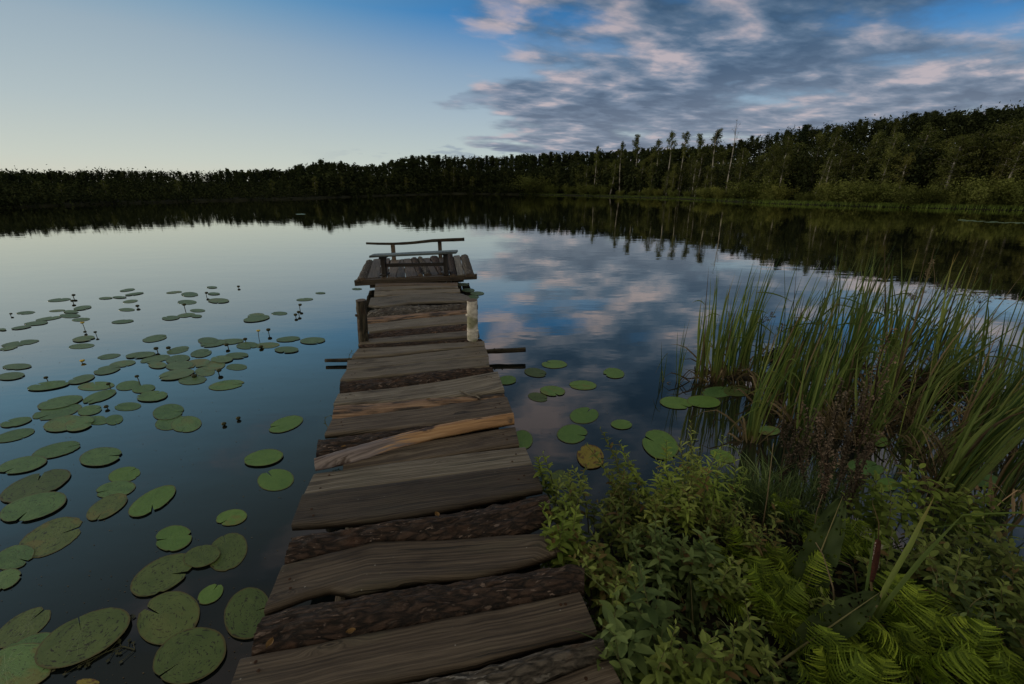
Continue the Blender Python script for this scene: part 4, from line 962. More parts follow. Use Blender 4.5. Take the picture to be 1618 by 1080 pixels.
RS = [((876, 575, 20, 6.5, 0), 'pad_fresh', 'farthest pad right of the pier, near the cross pole'), ((846, 588, 18, 7, -8), 'pad_old', 'eaten pad just beyond the end of the right cross pole'),
 ((873, 617, 20, 8, -4), 'pad_fresh', 'oval pad right of the pier above a ragged smaller pad'), ((850, 627, 16, 7, -10), 'pad_old', 'ragged eaten pad touching a larger green one right of the pier'),
 ((921, 608, 22, 7.5, -3), 'pad_fresh', 'bright oval pad in the row of three, between two others'), ((970, 589, 17, 8, -8), 'pad_fresh', 'bright pad farthest from the pier in the open right water'),
 ((801, 600, 15, 7, 4), 'pad_fresh', 'pad half hidden at the right edge of the pier boards'), ((923, 656, 23, 13, 5), 'pad_fresh', 'round pad with visible veins, upper of two touching pads'),
 ((904, 685, 24, 15, 3), 'pad_fresh', 'round pad with visible veins, lower of two touching pads'), ((982, 670, 17, 7.5, -3), 'pad_fresh', 'small oval pad beside the thin flower stalk'),
 ((933, 721, 22, 19, -20), 'pad_yellow', 'yellow and brown decaying pad'), ((886, 757, 18, 15, 10), 'pad_old', 'eaten pad behind the fresh shrub shoot by the pier'),
 ((826, 694, 16, 15, -30), 'pad_fresh', 'pad tucked against the pier beside the orange half log'), ((1068, 636, 26, 9.5, -6), 'pad_fresh', 'left pad of the pair in front of the reeds'),
 ((1112, 634, 27, 9.5, -5), 'pad_fresh', 'right pad of the pair in front of the reeds'), ((1135, 619, 26, 9, 2), 'pad', 'pad with a brown speckled edge at the foot of the reeds'),
 ((1166, 617, 22, 9, 0), 'pad_old', 'speckled pad at the foot of the reeds overlapping its green neighbour'), ((1215, 680, 18, 7.5, -3), 'pad', 'small dull pad among the reed stems'),
 ((1043, 702, 30, 22, -25), 'pad_fresh', 'large pad partly behind the leafy shrub tops'), ((1142, 720, 21, 9, -20), 'pad_fresh', 'bright pad at the tips of the leafy shrubs'),
 ((1370, 660, 24, 10, -8), 'pad', 'left pad of the two behind the brown seed stalks'), ((1395, 662, 14, 8, -10), 'pad', 'small pad overlapping a bigger one behind the seed stalks'), ((1383, 691, 22, 12, -28), 'pad_fresh', 'split bright pad right of the brown seed stalks'),
 ((1368, 738, 30, 12, -10), 'pad', 'wide pad above the low green shrub at the bank'), ((1402, 765, 17, 11, -5), 'pad_fresh', 'round bright pad lying near the bank'),
 ((1552, 758, 32, 11, -6), 'pad', 'wide dull pad near the right edge'), ((1385, 905, 30, 18, -20), 'pad', 'pad in the dark water behind the brown cattail head')]
for e, mt, lb in RS:
    k += 1; pad(*e, mt, lb, None, .003 + (k % 4) * .0015, seed=k)
for e, lb in (((732, 449, 9, 2.4, 0), 'small pad beside the platform, farthest of four'), ((740, 458, 10, 3, 0), 'small pad between the platform and the birch post'), ((754, 463, 11, 3, 0), 'small pad right of the birch post, farthest right of four'), ((747, 469, 10, 3.4, 0), 'small pad just above the birch post'), ((564, 456, 8, 1.6, 0), 'tiny pad under the left corner of the platform')):
    k += 1; pad(*e, 'pad_far', lb, None, .003 + (k % 3) * .0015, seed=k)
for j in range(26):
    k += 1; pad(1515 + j * 4.5 + random.uniform(-3, 3), 347.5 + j * .22 + random.uniform(-1, 1), random.uniform(4, 8), .5, 0, 'pad_far', 'tiny pale pad in the distant streak off the right shore', 'tiny pads off the right shore', .005, seed=k)
pad(475, 338, 8, .9, 0, 'pad_far', 'tiny pale pad far out before the dark left forest', None, .005, seed=500)

# --- yellow pond lily buds and flowers
def bud(x, y, h=None, yellow=False, label='', group=None, s_=1.0):
    px, py = x * .3337, 420 + y * .3337
    b_ = G(px, py + 3, -.02); hh = (h or .05); sc_ = .020 * s_
    e = empty('pond_lily_flower' if yellow else 'pond_lily_bud', (b_.x, b_.y, 0))
    tag(e, label, 'flower' if yellow else 'flower bud', group)
    lx = random.uniform(-.02, .02); top = Vector((b_.x + lx, b_.y, hh))
    mb = MB(); mb.tube([(b_.x, b_.y, -.15), (b_.x + lx * .3, b_.y, hh * .5), top], .0045 * s_, 6, tint=(.4, 0, 0)); mb.build('stem', M['stem'], e, smooth=True)
    mb = MB(); vs = []; fs = []
    prof = [(0, -.9), (.75, -.6), (1.05, 0), (.9, .55), (.35, .75)] if not yellow else [(0, -.8), (.8, -.5), (1.25, .1), (1.35, .6), (.7, .5)]
    for r_, z_ in prof:
        for q in range(10):
            a = q * math.pi / 5; f = 1 + .12 * (q % 2); vs.append((top.x + r_ * f * sc_ * math.cos(a), top.y + r_ * f * sc_ * math.sin(a), top.z + z_ * sc_))
    for r_ in range(len(prof) - 1):
        for q in range(10): fs.append((r_ * 10 + q, r_ * 10 + (q + 1) % 10, r_ * 10 + 10 + (q + 1) % 10, r_ * 10 + 10 + q))
    fs.append(tuple((len(prof) - 1) * 10 + q for q in range(10)))
    mb.add(vs, fs); mb.build('blossom' if yellow else 'bud', M['yellow'] if yellow else M['bud'], e, smooth=True)
for x, y, h, yl, lb in [(52, 232, .03, False, 'dark pond lily bud at the far left beside a narrow pad'), (405, 300, .10, True, 'yellow pond lily flower on a tall stem in the far left water'),
  (1228, 348, .12, True, 'yellow pond lily flower on a stem above the loose row of pads'), (390, 456, .02, True, 'yellow pond lily flower low on open water'),
  (515, 676, .02, False, 'brownish bud in the overlapping heap of pads'), (668, 562, .09, False, 'tall thin dark bud standing over the slanting chain of pads'),
  (233, 550, .05, False, 'bud on the leftmost pad of the slanting chain'), (527, 576, .04, False, 'bud between two pads of the slanting chain'),
  (1130, 729, .015, False, 'right bud of the lone pair near the pier'), (1070, 756, .015, False, 'left bud of the lone pair near the pier'), (460, 328, .05, False, 'bud just right of the tall yellow flower'), (412, 316, .02, False, 'low dark bud under the tall yellow flower')]:
    bud(x, y, h, yl, lb, None, .8)
for x, y, h in [(350,147,.05),(350,172,.04),(655,194,.03),(878,203,.08),(978,139,.06),(1132,100,.03)]: bud(x, y, h, False, 'tiny dark bud among the farthest pads', 'buds among the farthest pads', 1.2)
for x, y, h in [(1420,201,.07),(1402,240,.04),(1417,230,.05),(1275,320,.06)]: bud(x, y, h, False, 'small dark bud between the dense raft and the pier', 'buds between the raft and the pier', 1.2)
for x, y, h in [(1085,386,.04),(1165,355,.03),(750,404,.04),(810,397,.03),(1037,510,.04),(930,528,.02),(1238,388,.02)]: bud(x, y, h, False, 'small dark bud in the dense middle raft', 'buds in the dense raft', 1.1)
# floating black twigs
for (pts_, lb) in (([(60, 1078), (100, 1050), (128, 1040), (140, 1020)], 'thin black twig sunk between the lower left pads'), ([(120, 1068), (160, 1050), (185, 1040), (205, 1046)], 'thin black branching twig near the bottom of the open water'), ([(150, 1035), (165, 1022), (195, 1003)], 'thin black twig with leaf scraps beside the largest elongated pad')):
    P_ = [G(a + 8, b_ - 20, .006) for a, b_ in pts_]; mb = MB(); mb.tube(resample(P_, 14), .0022, 5, tint=(0, 0, 0))
    for q in resample(P_, 12):
        for s_ in (-1, 1):
            if random.random() < .8:
                e = q + Vector((random.uniform(-.03, .03), s_ * random.uniform(.015, .05), 0)); mb.tube([q, e], .0014, 4, tint=(0, 0, 0))
                a = random.uniform(0, 6); mb.add([e + Vector((math.cos(a + t) * .008, math.sin(a + t) * .008, .001)) for t in (0, 1.3, 2.9, 4.4)], [(0, 1, 2, 3)], tint=(0, 0, 0))
    tag(mb.build('sunken_twig', M['bud'], org=P_[0]), lb, 'twig')
# ---------------------------------------------------------------- plants of the near bank and the shallows
prd = random.Random(21)
def blade(mb, base, tip, width, bow=None, n=8, tint=None, brown_tip=0.0, fold=.25, flop=0.0):
    """a long tapering leaf, keeled along its middle"""
    base = Vector(base); tip = Vector(tip); bow = bow or Vector((0, 0, 0)); d = tip - base
    side = d.cross(Vector((prd.uniform(-.5, .5), 1, .15))); side = side.normalized() if side.length > 1e-4 else Vector((1, 0, 0))
    up = side.cross(d).normalized(); vs = []; ts = []; fs = []; tn = tint if tint is not None else prd.random()
    for i in range(n + 1):
        t = i / n; p = base + d * t + bow * 4 * t * (1 - t)
        if flop: p = p + Vector((0, 0, -flop * max(0, t - .6) ** 1.5))
        w_ = width * (.75 + .5 * min(1, t * 3)) * (1 - max(0, (t - .45) / .55) ** 1.6) * .5 + .0004
        vs += [p - side * w_ + up * w_ * fold, p, p + side * w_ + up * w_ * fold]
        br_ = brown_tip * max(0, (t - .75) * 4)
        if t < .12: br_ = max(br_, .5)
        ts += [(tn, t, min(1, br_))] * 3
    for i in range(n):
        for j in (0, 1): fs.append((i * 3 + j, i * 3 + j + 1, i * 3 + j + 4, i * 3 + j + 3))
    mb.add(vs, fs, tint=ts)
def reed_clump(bx, by, tx, ty, n, label, spread=.07, width=.014, material='reed', fan=.12, dead=.55, group=None, name='cattail_clump', hmin=.42):
    b_ = G(bx, by, 0); t = V(tx, ty, b_.y - .05); ax = t - b_
    e = tag(empty(name, (b_.x, b_.y, 0)), label, 'reeds' if name == 'cattail_clump' else 'sedge', group)
    mb = MB(); md = MB()
    for i in range(n):
        a = prd.uniform(0, 6.28); r_ = spread * math.sqrt(prd.random()); p = b_ + Vector((math.cos(a) * r_, math.sin(a) * r_, -.12))
        f = prd.uniform(hmin, 1.0) if i else 1.0; L = ax.length
        q = b_ + ax * f + Vector((prd.gauss(0, fan), prd.gauss(0, fan), prd.uniform(-.03, .03))) * L * (.4 + .6 * f)
        bow = Vector((-ax.x * .12 - .02 + prd.uniform(-.03, .03), prd.uniform(-.03, .03), .02)) * L
        blade(mb if prd.random() > .10 else md, p, q, width * prd.uniform(.45, 1.0), bow, 9, brown_tip=.9 if prd.random() < .25 else 0, tint=prd.random(), flop=(prd.random() < .2) * .7)
        if prd.random() < .14:                       # a leaf folded over at a kink
            k_ = b_ + ax * f * .7 + Vector((prd.uniform(-.08, .08), 0, 0)); w2 = k_ + Vector((prd.uniform(-.25, .35), prd.uniform(-.1, .1), prd.uniform(-.2, .05)))
            blade(mb, p, k_, width * .8, bow * .5, 6, tint=.4); blade(mb, k_, w2, width * .6, Vector((0, 0, .03)), 5, tint=.3, brown_tip=1)
    for i in range(max(2, int(n * dead))):
        a = prd.uniform(0, 6.28); p = b_ + Vector((math.cos(a) * spread, math.sin(a) * spread, -.05)); L = ax.length * prd.uniform(.2, .5)
        q = p + Vector((prd.gauss(.03, .22) * L * 2, prd.gauss(0, .15) * L * 2, L * prd.uniform(.3, .9)))
        blade(md, p, q, width * .8, Vector((prd.uniform(-.05, .05), 0, .03)), 6, flop=prd.uniform(0, 1.2))
    mb.build('green_foliage', M[material], e); md.build('dead_foliage', M['dead'], e)
    return e
CL = [  # base x, y, target x, y, blades, label, options
 (1047, 603, 1047, 545, 4, 'tiny sprig of reeds, farthest left in the shallows', dict(spread=.02, width=.007, fan=.05)),
 (1074, 606, 1086, 498, 9, 'small thin reed sprig second from the left', dict(spread=.04, width=.008, fan=.07)),
 (1106, 600, 1120, 432, 22, 'leftmost tall cattail clump, standing upright', dict(spread=.07, width=.013, fan=.05)),
 (1131, 600, 1158, 426, 26, 'second tall cattail clump from the left, beside the speckled pad', dict(spread=.07, fan=.06)),
 (1150, 594, 1190, 420, 26, 'third tall cattail clump from the left, fanning out', dict(spread=.08, fan=.08)),
 (1172, 590, 1226, 408, 34, 'cattail clump leaning right with a yellowed stem', dict(spread=.07, fan=.07, width=.015)),
 (1200, 612, 1214, 486, 15, 'shorter cattail clump just right of the leaning one', dict(spread=.06, fan=.06)),
 (1187, 694, 1262, 520, 24, 'cattail clump rising from the dark water nearest the small dull pad', dict(spread=.06, fan=.07)),
 (1222, 640, 1290, 424, 34, 'tall cattail clump at the left side of the dense stand', dict(spread=.09, fan=.07, width=.016)),
 (1252, 662, 1330, 408, 40, 'tall cattail clump leaning right behind the brown seed stalks', dict(spread=.10, fan=.08, width=.016)),
 (1268, 694, 1318, 500, 26, 'cattail clump at the left foot of the brown seed stalks', dict(spread=.07, fan=.06)),
 (1292, 600, 1322, 392, 28, 'tall cattail clump with pale tips in the middle of the stand', dict(spread=.10, fan=.06)),
 (1330, 640, 1410, 398, 44, 'broad cattail clump right of the brown seed stalks', dict(spread=.12, fan=.09, width=.017)),
 (1352, 590, 1382, 398, 26, 'cattail clump behind the broad one', dict(spread=.10, fan=.08)),
 (1398, 632, 1442, 384, 44, 'tallest cattail clump in the stand, reaching over the dark reflection', dict(spread=.10, fan=.09, width=.018)),
 (1415, 600, 1530, 430, 34, 'cattail clump leaning far right over the pale reflection', dict(spread=.10, fan=.10, width=.016)),
 (1466, 604, 1530, 414, 32, 'tall cattail clump growing from the dark debris mound', dict(spread=.09, fan=.08, width=.018)),
 (1440, 650, 1610, 470, 22, 'low sprawling cattail clump with long leaves sweeping right', dict(spread=.10, fan=.10, width=.018)),
 (1505, 622, 1545, 512, 60, 'bushy bright green sedge tuft on the debris mound', dict(spread=.13, fan=.22, width=.007, material='sedge', name='sedge_tuft', dead=.3)),
 (1560, 640, 1590, 540, 50, 'duller fine sedge tuft near the right edge', dict(spread=.15, fan=.24, width=.006, material='grass', name='sedge_tuft', dead=.4)),
 (1600, 660, 1640, 480, 26, 'cattail clump cut by the right edge', dict(spread=.10, fan=.08, width=.018)),
 (1494, 782, 1690, 560, 44, 'big near cattail clump leaning right out of the picture', dict(spread=.07, fan=.09, width=.021, hmin=.6)),
 (1524, 706, 1660, 520, 36, 'cattail clump leaning right above the big near one', dict(spread=.08, fan=.09, width=.018)),
 (1590, 800, 1760, 560, 24, 'cattail clump at the right edge in front of the others', dict(spread=.08, fan=.10, width=.020)),
 (1700, 640, 1760, 430, 30, 'cattail clump beyond the right edge', dict(spread=.15, fan=.10, width=.018)),
 (1390, 700, 1470, 668, 12, 'flat spray of narrow leaves arching over the split pad', dict(spread=.05, fan=.35, width=.010)),
 (1362, 700, 1440, 520, 22, 'cattail clump between the brown seed stalks and the split pad', dict(spread=.07, fan=.12)),
 (1440, 700, 1540, 560, 24, 'low cattail clump in front of the debris mound', dict(spread=.10, fan=.15, width=.013)),
 (1540, 660, 1600, 430, 30, 'tall cattail clump behind the near right clumps', dict(spread=.10, fan=.10, width=.015)),
 (1380, 660, 1420, 470, 26, 'cattail clump directly behind the two dull pads', dict(spread=.09, fan=.10, width=.014)),
 (1300, 655, 1352, 450, 26, 'cattail clump rising behind the middle brown seed stalk', dict(spread=.09, fan=.09, width=.014)),
 (1240, 600, 1262, 430, 22, 'cattail clump beside the root tangle', dict(spread=.08, fan=.07, width=.012)),
 (1500, 590, 1560, 440, 26, 'cattail clump at the far side of the sedge', dict(spread=.12, fan=.11, width=.014)),
 (1570, 700, 1680, 560, 26, 'sprawling cattail clump at the right edge below the sedge', dict(spread=.12, fan=.16, width=.015)),
 (1460, 720, 1600, 640, 20, 'cattail clump with blades lying almost flat to the right', dict(spread=.08, fan=.16, width=.014)),
 (1348, 560, 1372, 400, 20, 'thin cattail clump farthest out in the dense stand', dict(spread=.10, fan=.07, width=.011)),
 (1640, 720, 1700, 500, 30, 'dense cattail clump just past the right edge', dict(spread=.14, fan=.12, width=.016)),
]
for bx, by, tx, ty, n, lb, kw in CL: reed_clump(bx, by, tx + (14 if bx > 1200 else 0), ty - (20 if ty < 470 and bx > 1200 else 8), max(3, int(n * .85)), lb, **kw)
# debris mound and drowned poles between the reeds
mb = MB(); c = G(1478, 612, 0)
for i in range(260):
    p = c + Vector((max(-.5, min(.5, prd.gauss(0, .26))), max(-.28, min(.28, prd.gauss(0, .15))), prd.uniform(.0, .08))); q = p + Vector((prd.gauss(0, .14), prd.gauss(0, .10), prd.uniform(-.03, .06)))
    mb.tube([p, (p + q) / 2 + Vector((0, 0, .02)), q], [.006, .005, .003], 4, tint=(prd.random(), 0, 0), cap=False)
mb.tube([c - Vector((.4, 0, 0)), c + Vector((0, 0, .03)), c + Vector((.4, .1, 0))], [.03, .09, .03], 9, tint=(.1, 0, 0))
for k in range(14):
    a = k * .449; mb.add([c + Vector((0, 0, .05)), c + Vector((.42 * math.cos(a), .22 * math.sin(a), -.03)), c + Vector((.42 * math.cos(a + .449), .22 * math.sin(a + .449), -.03))], [(0, 1, 2)], tint=(.1, 0, 0))
tag(mb.build('debris_mound', M['twig'], org=c), 'dark mound of rotted stems and twigs around the bases of the right hand reeds', 'debris')
for (a, b_, lb) in (((1112, 586), (1262, 592), 'upper dark waterlogged pole lying between the reed clumps'), ((1150, 596), (1268, 600), 'lower dark waterlogged pole lying between the reed clumps')):
    A = G(*a, .01); B = G(*b_, .01); p, rr = crooked(A, B, 20, .022, .015, .06, a[0]); mb = MB(); mb.tube(p, rr, 8); tag(mb.build('sunken_pole', M['log'], org=A, smooth=True), lb, 'pole')
c = G(1232, 566, 0); mb = MB()
for i in range(110):
    a = prd.uniform(0, 6.28); p = c + Vector((prd.gauss(0, .10), prd.gauss(0, .06), prd.uniform(0, .12))); q = p + Vector((prd.gauss(0, .08), prd.gauss(0, .05), prd.gauss(0, .05))); mb.tube([p, q], [.006, .003], 4, tint=(prd.random() * .5, 0, 0), cap=False)
mb.tube([c - Vector((.22, 0, 0)), c + Vector((0, 0, .05)), c + Vector((.22, 0, 0))], [.02, .03, .02], 7, tint=(.2, 0, 0))
tag(mb.build('root_tangle', M['twig'], org=c), 'dark tangle of dead roots standing in the water behind the left reeds', 'roots')

# --- brown dock stalks heavy with seed
def dock_stalk(bx, by, tx, ty, label, w_=.035):
    b_ = G(bx, by, .02); t = V(tx, ty, b_.y + .08); e = tag(empty('dock_seed_stalk', tuple(b_)), label, 'plant', None)
    p, rr = crooked(b_, t, 22, .006, .003, .05, bx); mb = MB(); mb.tube(p, rr, 6, tint=(.3, 0, 0)); ms = MB()
    def seeds(pts, k, wd):
        for q in pts:
            for i in range(k):
                c_ = q + Vector((prd.gauss(0, wd), prd.gauss(0, wd), prd.gauss(0, .012))); s_ = prd.uniform(.004, .009)
                a = Vector((prd.gauss(0, 1), prd.gauss(0, 1), prd.gauss(0, 1))).normalized(); b2 = a.orthogonal().normalized()
                ms.add([c_ - a * s_, c_ + b2 * s_ * .7, c_ + a * s_, c_ - b2 * s_ * .7], [(0, 1, 2, 3)], tint=(prd.random(), 0, 0))
    ms.tube(p[5:], .003, 4, tint=(.2, 0, 0), cap=False)
    seeds(p[6:], 11, w_ * .3)
    for i in range(6):
        q = p[5 + 2 * i]; d = Vector((prd.uniform(-.3, .3), prd.uniform(-.3, .3), 1)).normalized(); L = prd.uniform(.10, .24); br_ = [q + d * L * k / 8 for k in range(9)]
        ms.tube(br_, [.0025] * 9, 4, tint=(.2, 0, 0), cap=False); seeds(br_[1:], 7, w_ * .22)
    mb.build('stem', M['twig'], e); ms.build('seed_head', M['dead_dock'], e)
for a in [(1268, 800, 1272, 640, 'straight brown seed stalk at the left of the dead dock group'), (1292, 815, 1330, 600, 'tall brown seed stalk in the middle of the dead dock group'), (1310, 810, 1372, 590, 'brown seed stalk leaning right between the reeds'),
          (1300, 830, 1296, 660, 'brown seed stalk in front of the dead dock group'), (1330, 820, 1410, 520, 'tallest brown seed stalk reaching up among the cattail tips'), (1320, 850, 1380, 690, 'short brown seed stalk leaning right over the low shrub'), (1240, 790, 1240, 655, 'thin brown seed stalk left of the dead dock group')]:
    dock_stalk(*a)

# --- leafy shrubs
def leaf(mb, base, d, L, W, tint, brown=0.0, curl=.2, n=4):
    if prd.random() < .25: curl = curl + prd.uniform(.2, .8)
    d = d.normalized(); side = d.cross(Vector((prd.uniform(-.3, .3), prd.uniform(-.3, .3), 1))); side = side.normalized() if side.length > .05 else Vector((1, 0, 0)); up = side.cross(d)
    vs = []; fs = []
    for i in range(n + 1):
        t = i / n; w_ = W * .5 * (math.sin(math.pi * (t * .92 + .04)) ** .75); p = base + d * L * t - up * L * curl * t * t
        vs += [p - side * w_ + up * w_ * .35, p, p + side * w_ + up * w_ * .35]
    for i in range(n):
        for j in (0, 1): fs.append((i * 3 + j, i * 3 + j + 1, i * 3 + j + 4, i * 3 + j + 3))
    mb.add(vs, fs, tint=(tint, 0, brown))
def shrub(bx, by, tx, ty, n, label, spread=.12, leafL=.05, leafW=.017, material='shrub', bz=.08, dens=.013, brown=.12, fan=.16, group=None, hmin=.5, name='leafy_shrub'):
    leafL *= .80; leafW *= .80; dens *= .80; brown *= .6
    b_ = G(bx, by, bz); t = V(tx, ty, b_.y + .02); ax = t - b_
    e = tag(empty(name, tuple(b_)), label, 'shrub', group); ms = MB(); ml = MB()
    for i in range(n):
        a = prd.uniform(0, 6.28); r_ = spread * math.sqrt(prd.random()); p = b_ + Vector((math.cos(a) * r_, math.sin(a) * r_, -.02))
        f = prd.uniform(hmin, 1.0) if i else 1.0; tp = b_ + ax * f + Vector((prd.gauss(0, fan), prd.gauss(0, fan), 0)) * ax.length + (p - b_) * .5
        L = (tp - p).length; bow = Vector((prd.uniform(-.05, .05), prd.uniform(-.05, .05), 0)); k = max(6, int(L / .03)); pts = []
        for j in range(k + 1):
            s_ = j / k; pts.append(p.lerp(tp, s_) + bow * 4 * s_ * (1 - s_))
        ms.tube(pts, [.0035 * (1 - .7 * j / k) for j in range(k + 1)], 4, tint=(.4, 0, 0), cap=False)
        tone = prd.uniform(.0, .75); bs = prd.random() < brown * 1.5; m_ = int(L * .8 / dens); ang = prd.uniform(0, 6)
        for j in range(m_):
            s_ = .2 + .8 * j / max(1, m_ - 1); q = p.lerp(tp, s_) + bow * 4 * s_ * (1 - s_); ang += 2.4
            el_ = .35 + .9 * max(0, s_ - .7) / .3; out_ = Vector((math.cos(ang), math.sin(ang), el_))
            sz = (.75 + .45 * math.sin(math.pi * min(1, s_ * 1.05))) * (1 - .45 * max(0, s_ - .85) / .15) * prd.uniform(.75, 1.2)
            leaf(ml, q, out_, leafL * sz, leafW * sz, min(1, tone + .25 * s_ + prd.uniform(-.12, .2)), (prd.uniform(.4, 1) if prd.random() < (brown * (2.2 if bs else .5)) else 0), prd.uniform(0, .45))
    ms.build('stems', M['stem'], e); ml.build('foliage', M[material], e, smooth=True); return e
SHR = [
 (884, 800, 856, 712, 3, 'fresh upright shoot with bright leaves right at the pier edge', dict(material='shrub_bright', spread=.04, fan=.06, leafL=.055, leafW=.020, brown=.0)),
 (905, 850, 915, 745, 9, 'low leafy shrub leaning against the pier beside the fresh shoot', dict(fan=.2)),
 (900, 905, 872, 795, 9, 'leafy shrub spilling over the end of the curved board', dict(material='shrub_bright', leafL=.065, leafW=.026, fan=.2)),
 (960, 860, 958, 745, 13, 'olive leafy shrub behind the one at the pier edge', dict(fan=.18, brown=.2)),
 (1000, 830, 980, 680, 7, 'narrow shrub ending in one tall thin spike', dict(fan=.10, leafL=.045, spread=.06, brown=.2)),
 (1010, 850, 1035, 745, 12, 'bushy olive shrub right of the tall thin spike', dict(brown=.2)),
 (1075, 830, 1052, 695, 13, 'tall yellowish green shrub with loose leaves in front of the big pad', dict(material='shrub_bright', leafL=.06)),
 (1100, 840, 1085, 715, 10, 'tall shrub with brownish lower leaves right of the yellowish one', dict(brown=.35)),
 (1120, 830, 1135, 700, 9, 'pale feathery topped shrub reaching towards the bright pad', dict(material='shrub_bright', leafL=.07, leafW=.014)),
 (960, 935, 930, 845, 11, 'shrub with brown and orange withered leaves at the pier edge', dict(brown=.55, leafL=.055, leafW=.024)),
 (1040, 925, 1030, 830, 14, 'dull olive shrub in the middle of the bank', dict(material='shrub_blue', leafL=.06, leafW=.024, brown=.2)),
 (1000, 980, 975, 890, 11, 'shrub with mixed green and rusty leaves below the withered one', dict(brown=.4, leafL=.055, leafW=.022)),
 (1110, 930, 1100, 845, 10, 'shrub with one pale broad leafed tip between ferns and pier', dict(material='shrub_blue', leafL=.075, leafW=.028, brown=.15)),
 (1015, 1075, 1005, 930, 9, 'large leaved bluish green shrub at the bottom beside the pier', dict(material='shrub_blue', leafL=.085, leafW=.036, brown=.02, dens=.022)),
 (985, 1110, 945, 1010, 9, 'low bluish green shrub touching the last board', dict(material='shrub_blue', leafL=.08, leafW=.034, brown=.02, dens=.022)),
 (1060, 1110, 1090, 990, 9, 'light curly topped shrub between the blue green shrub and the ferns', dict(material='shrub', leafL=.06, leafW=.024, brown=.1)),
 (1110, 1150, 1120, 1050, 9, 'bright leafed shoot cluster at the bottom edge', dict(material='shrub_bright', leafL=.075, leafW=.024, brown=.0)),
 (1390, 860, 1382, 738, 9, 'low shrub with rounded bright leaves at the bank behind the cattail head', dict(material='shrub_bright', leafL=.055, leafW=.034, brown=.05, dens=.02, spread=.16)),
 (1455, 850, 1478, 745, 7, 'round leaved shrub in front of the leaning cattails', dict(material='shrub_bright', leafL=.06, leafW=.036, brown=.05, dens=.022)),
 (1535, 855, 1545, 755, 11, 'round leaved shrub with a yellowish top near the right edge', dict(material='shrub_bright', leafL=.055, leafW=.034, brown=.1, dens=.02)),
 (1420, 950, 1440, 830, 12, 'dark leafy shrub behind the broad cattail leaves', dict(leafL=.06, leafW=.03, spread=.18, dens=.02)),
 (1500, 940, 1500, 840, 16, 'dark olive shrub in the lower right, upper part', dict(leafL=.055, leafW=.025, spread=.2, dens=.018)),
 (1580, 940, 1580, 830, 14, 'dark olive shrub at the right edge under the round leaved one', dict(leafL=.055, leafW=.025, spread=.2, dens=.018, brown=.2)),
 (1545, 1020, 1535, 910, 16, 'dark olive shrub in the lower right, lower part', dict(leafL=.055, leafW=.023, spread=.2, dens=.018, material='shrub_blue')),
 (1620, 1040, 1615, 910, 12, 'dark shrub cut by the right edge near the bottom', dict(leafL=.055, leafW=.024, spread=.2, dens=.018)),
 (1660, 1000, 1670, 850, 12, 'dark shrub just beyond the right edge', dict(leafL=.055, leafW=.024, spread=.25, dens=.02)),
 (1165, 1000, 1160, 900, 11, 'olive shrub between the ferns in the centre foreground', dict(leafL=.05, leafW=.02, spread=.16)),
 (1185, 1110, 1190, 1010, 10, 'small leaved shrub at the bottom edge left of the ferns', dict(leafL=.05, leafW=.02, spread=.16, brown=.2)),
 (1095, 800, 1090, 672, 6, 'tallest loose stems behind the yellowish shrub', dict(leafL=.05, leafW=.015, spread=.07, fan=.08)),
 (1290, 1000, 1300, 915, 8, 'fine leaved shrub under the upright dock leaf', dict(leafL=.045, leafW=.014, spread=.14)),
 (1180, 900, 1170, 800, 10, 'reddish brown dying shrub left of the upright broad leaf', dict(brown=.6, leafL=.04, leafW=.015, spread=.14)),
 (1150, 860, 1160, 770, 10, 'short fine leaved shrub behind the bright upright fern', dict(leafL=.04, leafW=.012, spread=.14)),
]
for bx, by, tx, ty, n, lb, kw in SHR: shrub(bx, by, tx, ty, n, lb, **kw)

# --- ferns: a few fronds meshes, many plants
def frond_mesh(seed, L=.34, pairs=23):
    rd = random.Random(seed); mb = MB(); vs = []
    pts = [Vector((L * math.sin(t * 1.15) * .92, .01 * math.sin(t * 4 + seed), L * (1.05 * t - .62 * t * t))) for t in [k / pairs for k in range(pairs + 1)]]
    mb.tube(pts, [.0022 * (1 - .8 * k / pairs) for k in range(pairs + 1)], 4, tint=(.3, 0, .2), cap=False)
    for k in range(2, pairs + 1):
        t = k / pairs; d = (pts[k] - pts[k - 1]).normalized(); nrm = Vector((-d.z, 0, d.x))
        pl = L * .30 * (math.sin(math.pi * (t * .93 + .07)) ** .7) * rd.uniform(.85, 1.1)
        for s_ in (-1, 1):
            sd_ = Vector((0, s_, 0)) + d * rd.uniform(.15, .4) + nrm * rd.uniform(-.25, .12); sd_.normalize(); wv = L * .0185 * rd.uniform(.75, 1.25)
            tn = rd.uniform(.05, .95)
            crl = rd.uniform(-.1, .8); lob = 14; vv = []; tt = []
            for j in range(lob + 1):
                a = j / lob; q = pts[k] + sd_ * pl * a - nrm * pl * crl * a * a + d * pl * .12 * a * a
                ww = wv * (1.15 - a) ** .55 * (1 if j % 2 else .5) + .0002
                vv += [q - d * ww, q + nrm * ww * .25, q + d * ww]; tt += [(min(1, tn + .25 * a), 0, 0)] * 3
            mb.add(vv, [(j * 3 + m_, j * 3 + m_ + 1, j * 3 + m_ + 4, j * 3 + m_ + 3) for j in range(lob) for m_ in (0, 1)], tint=tt)
    return mb.mesh('frond', M['fern'])
FM = [frond_mesh(s_) for s_ in range(4)]
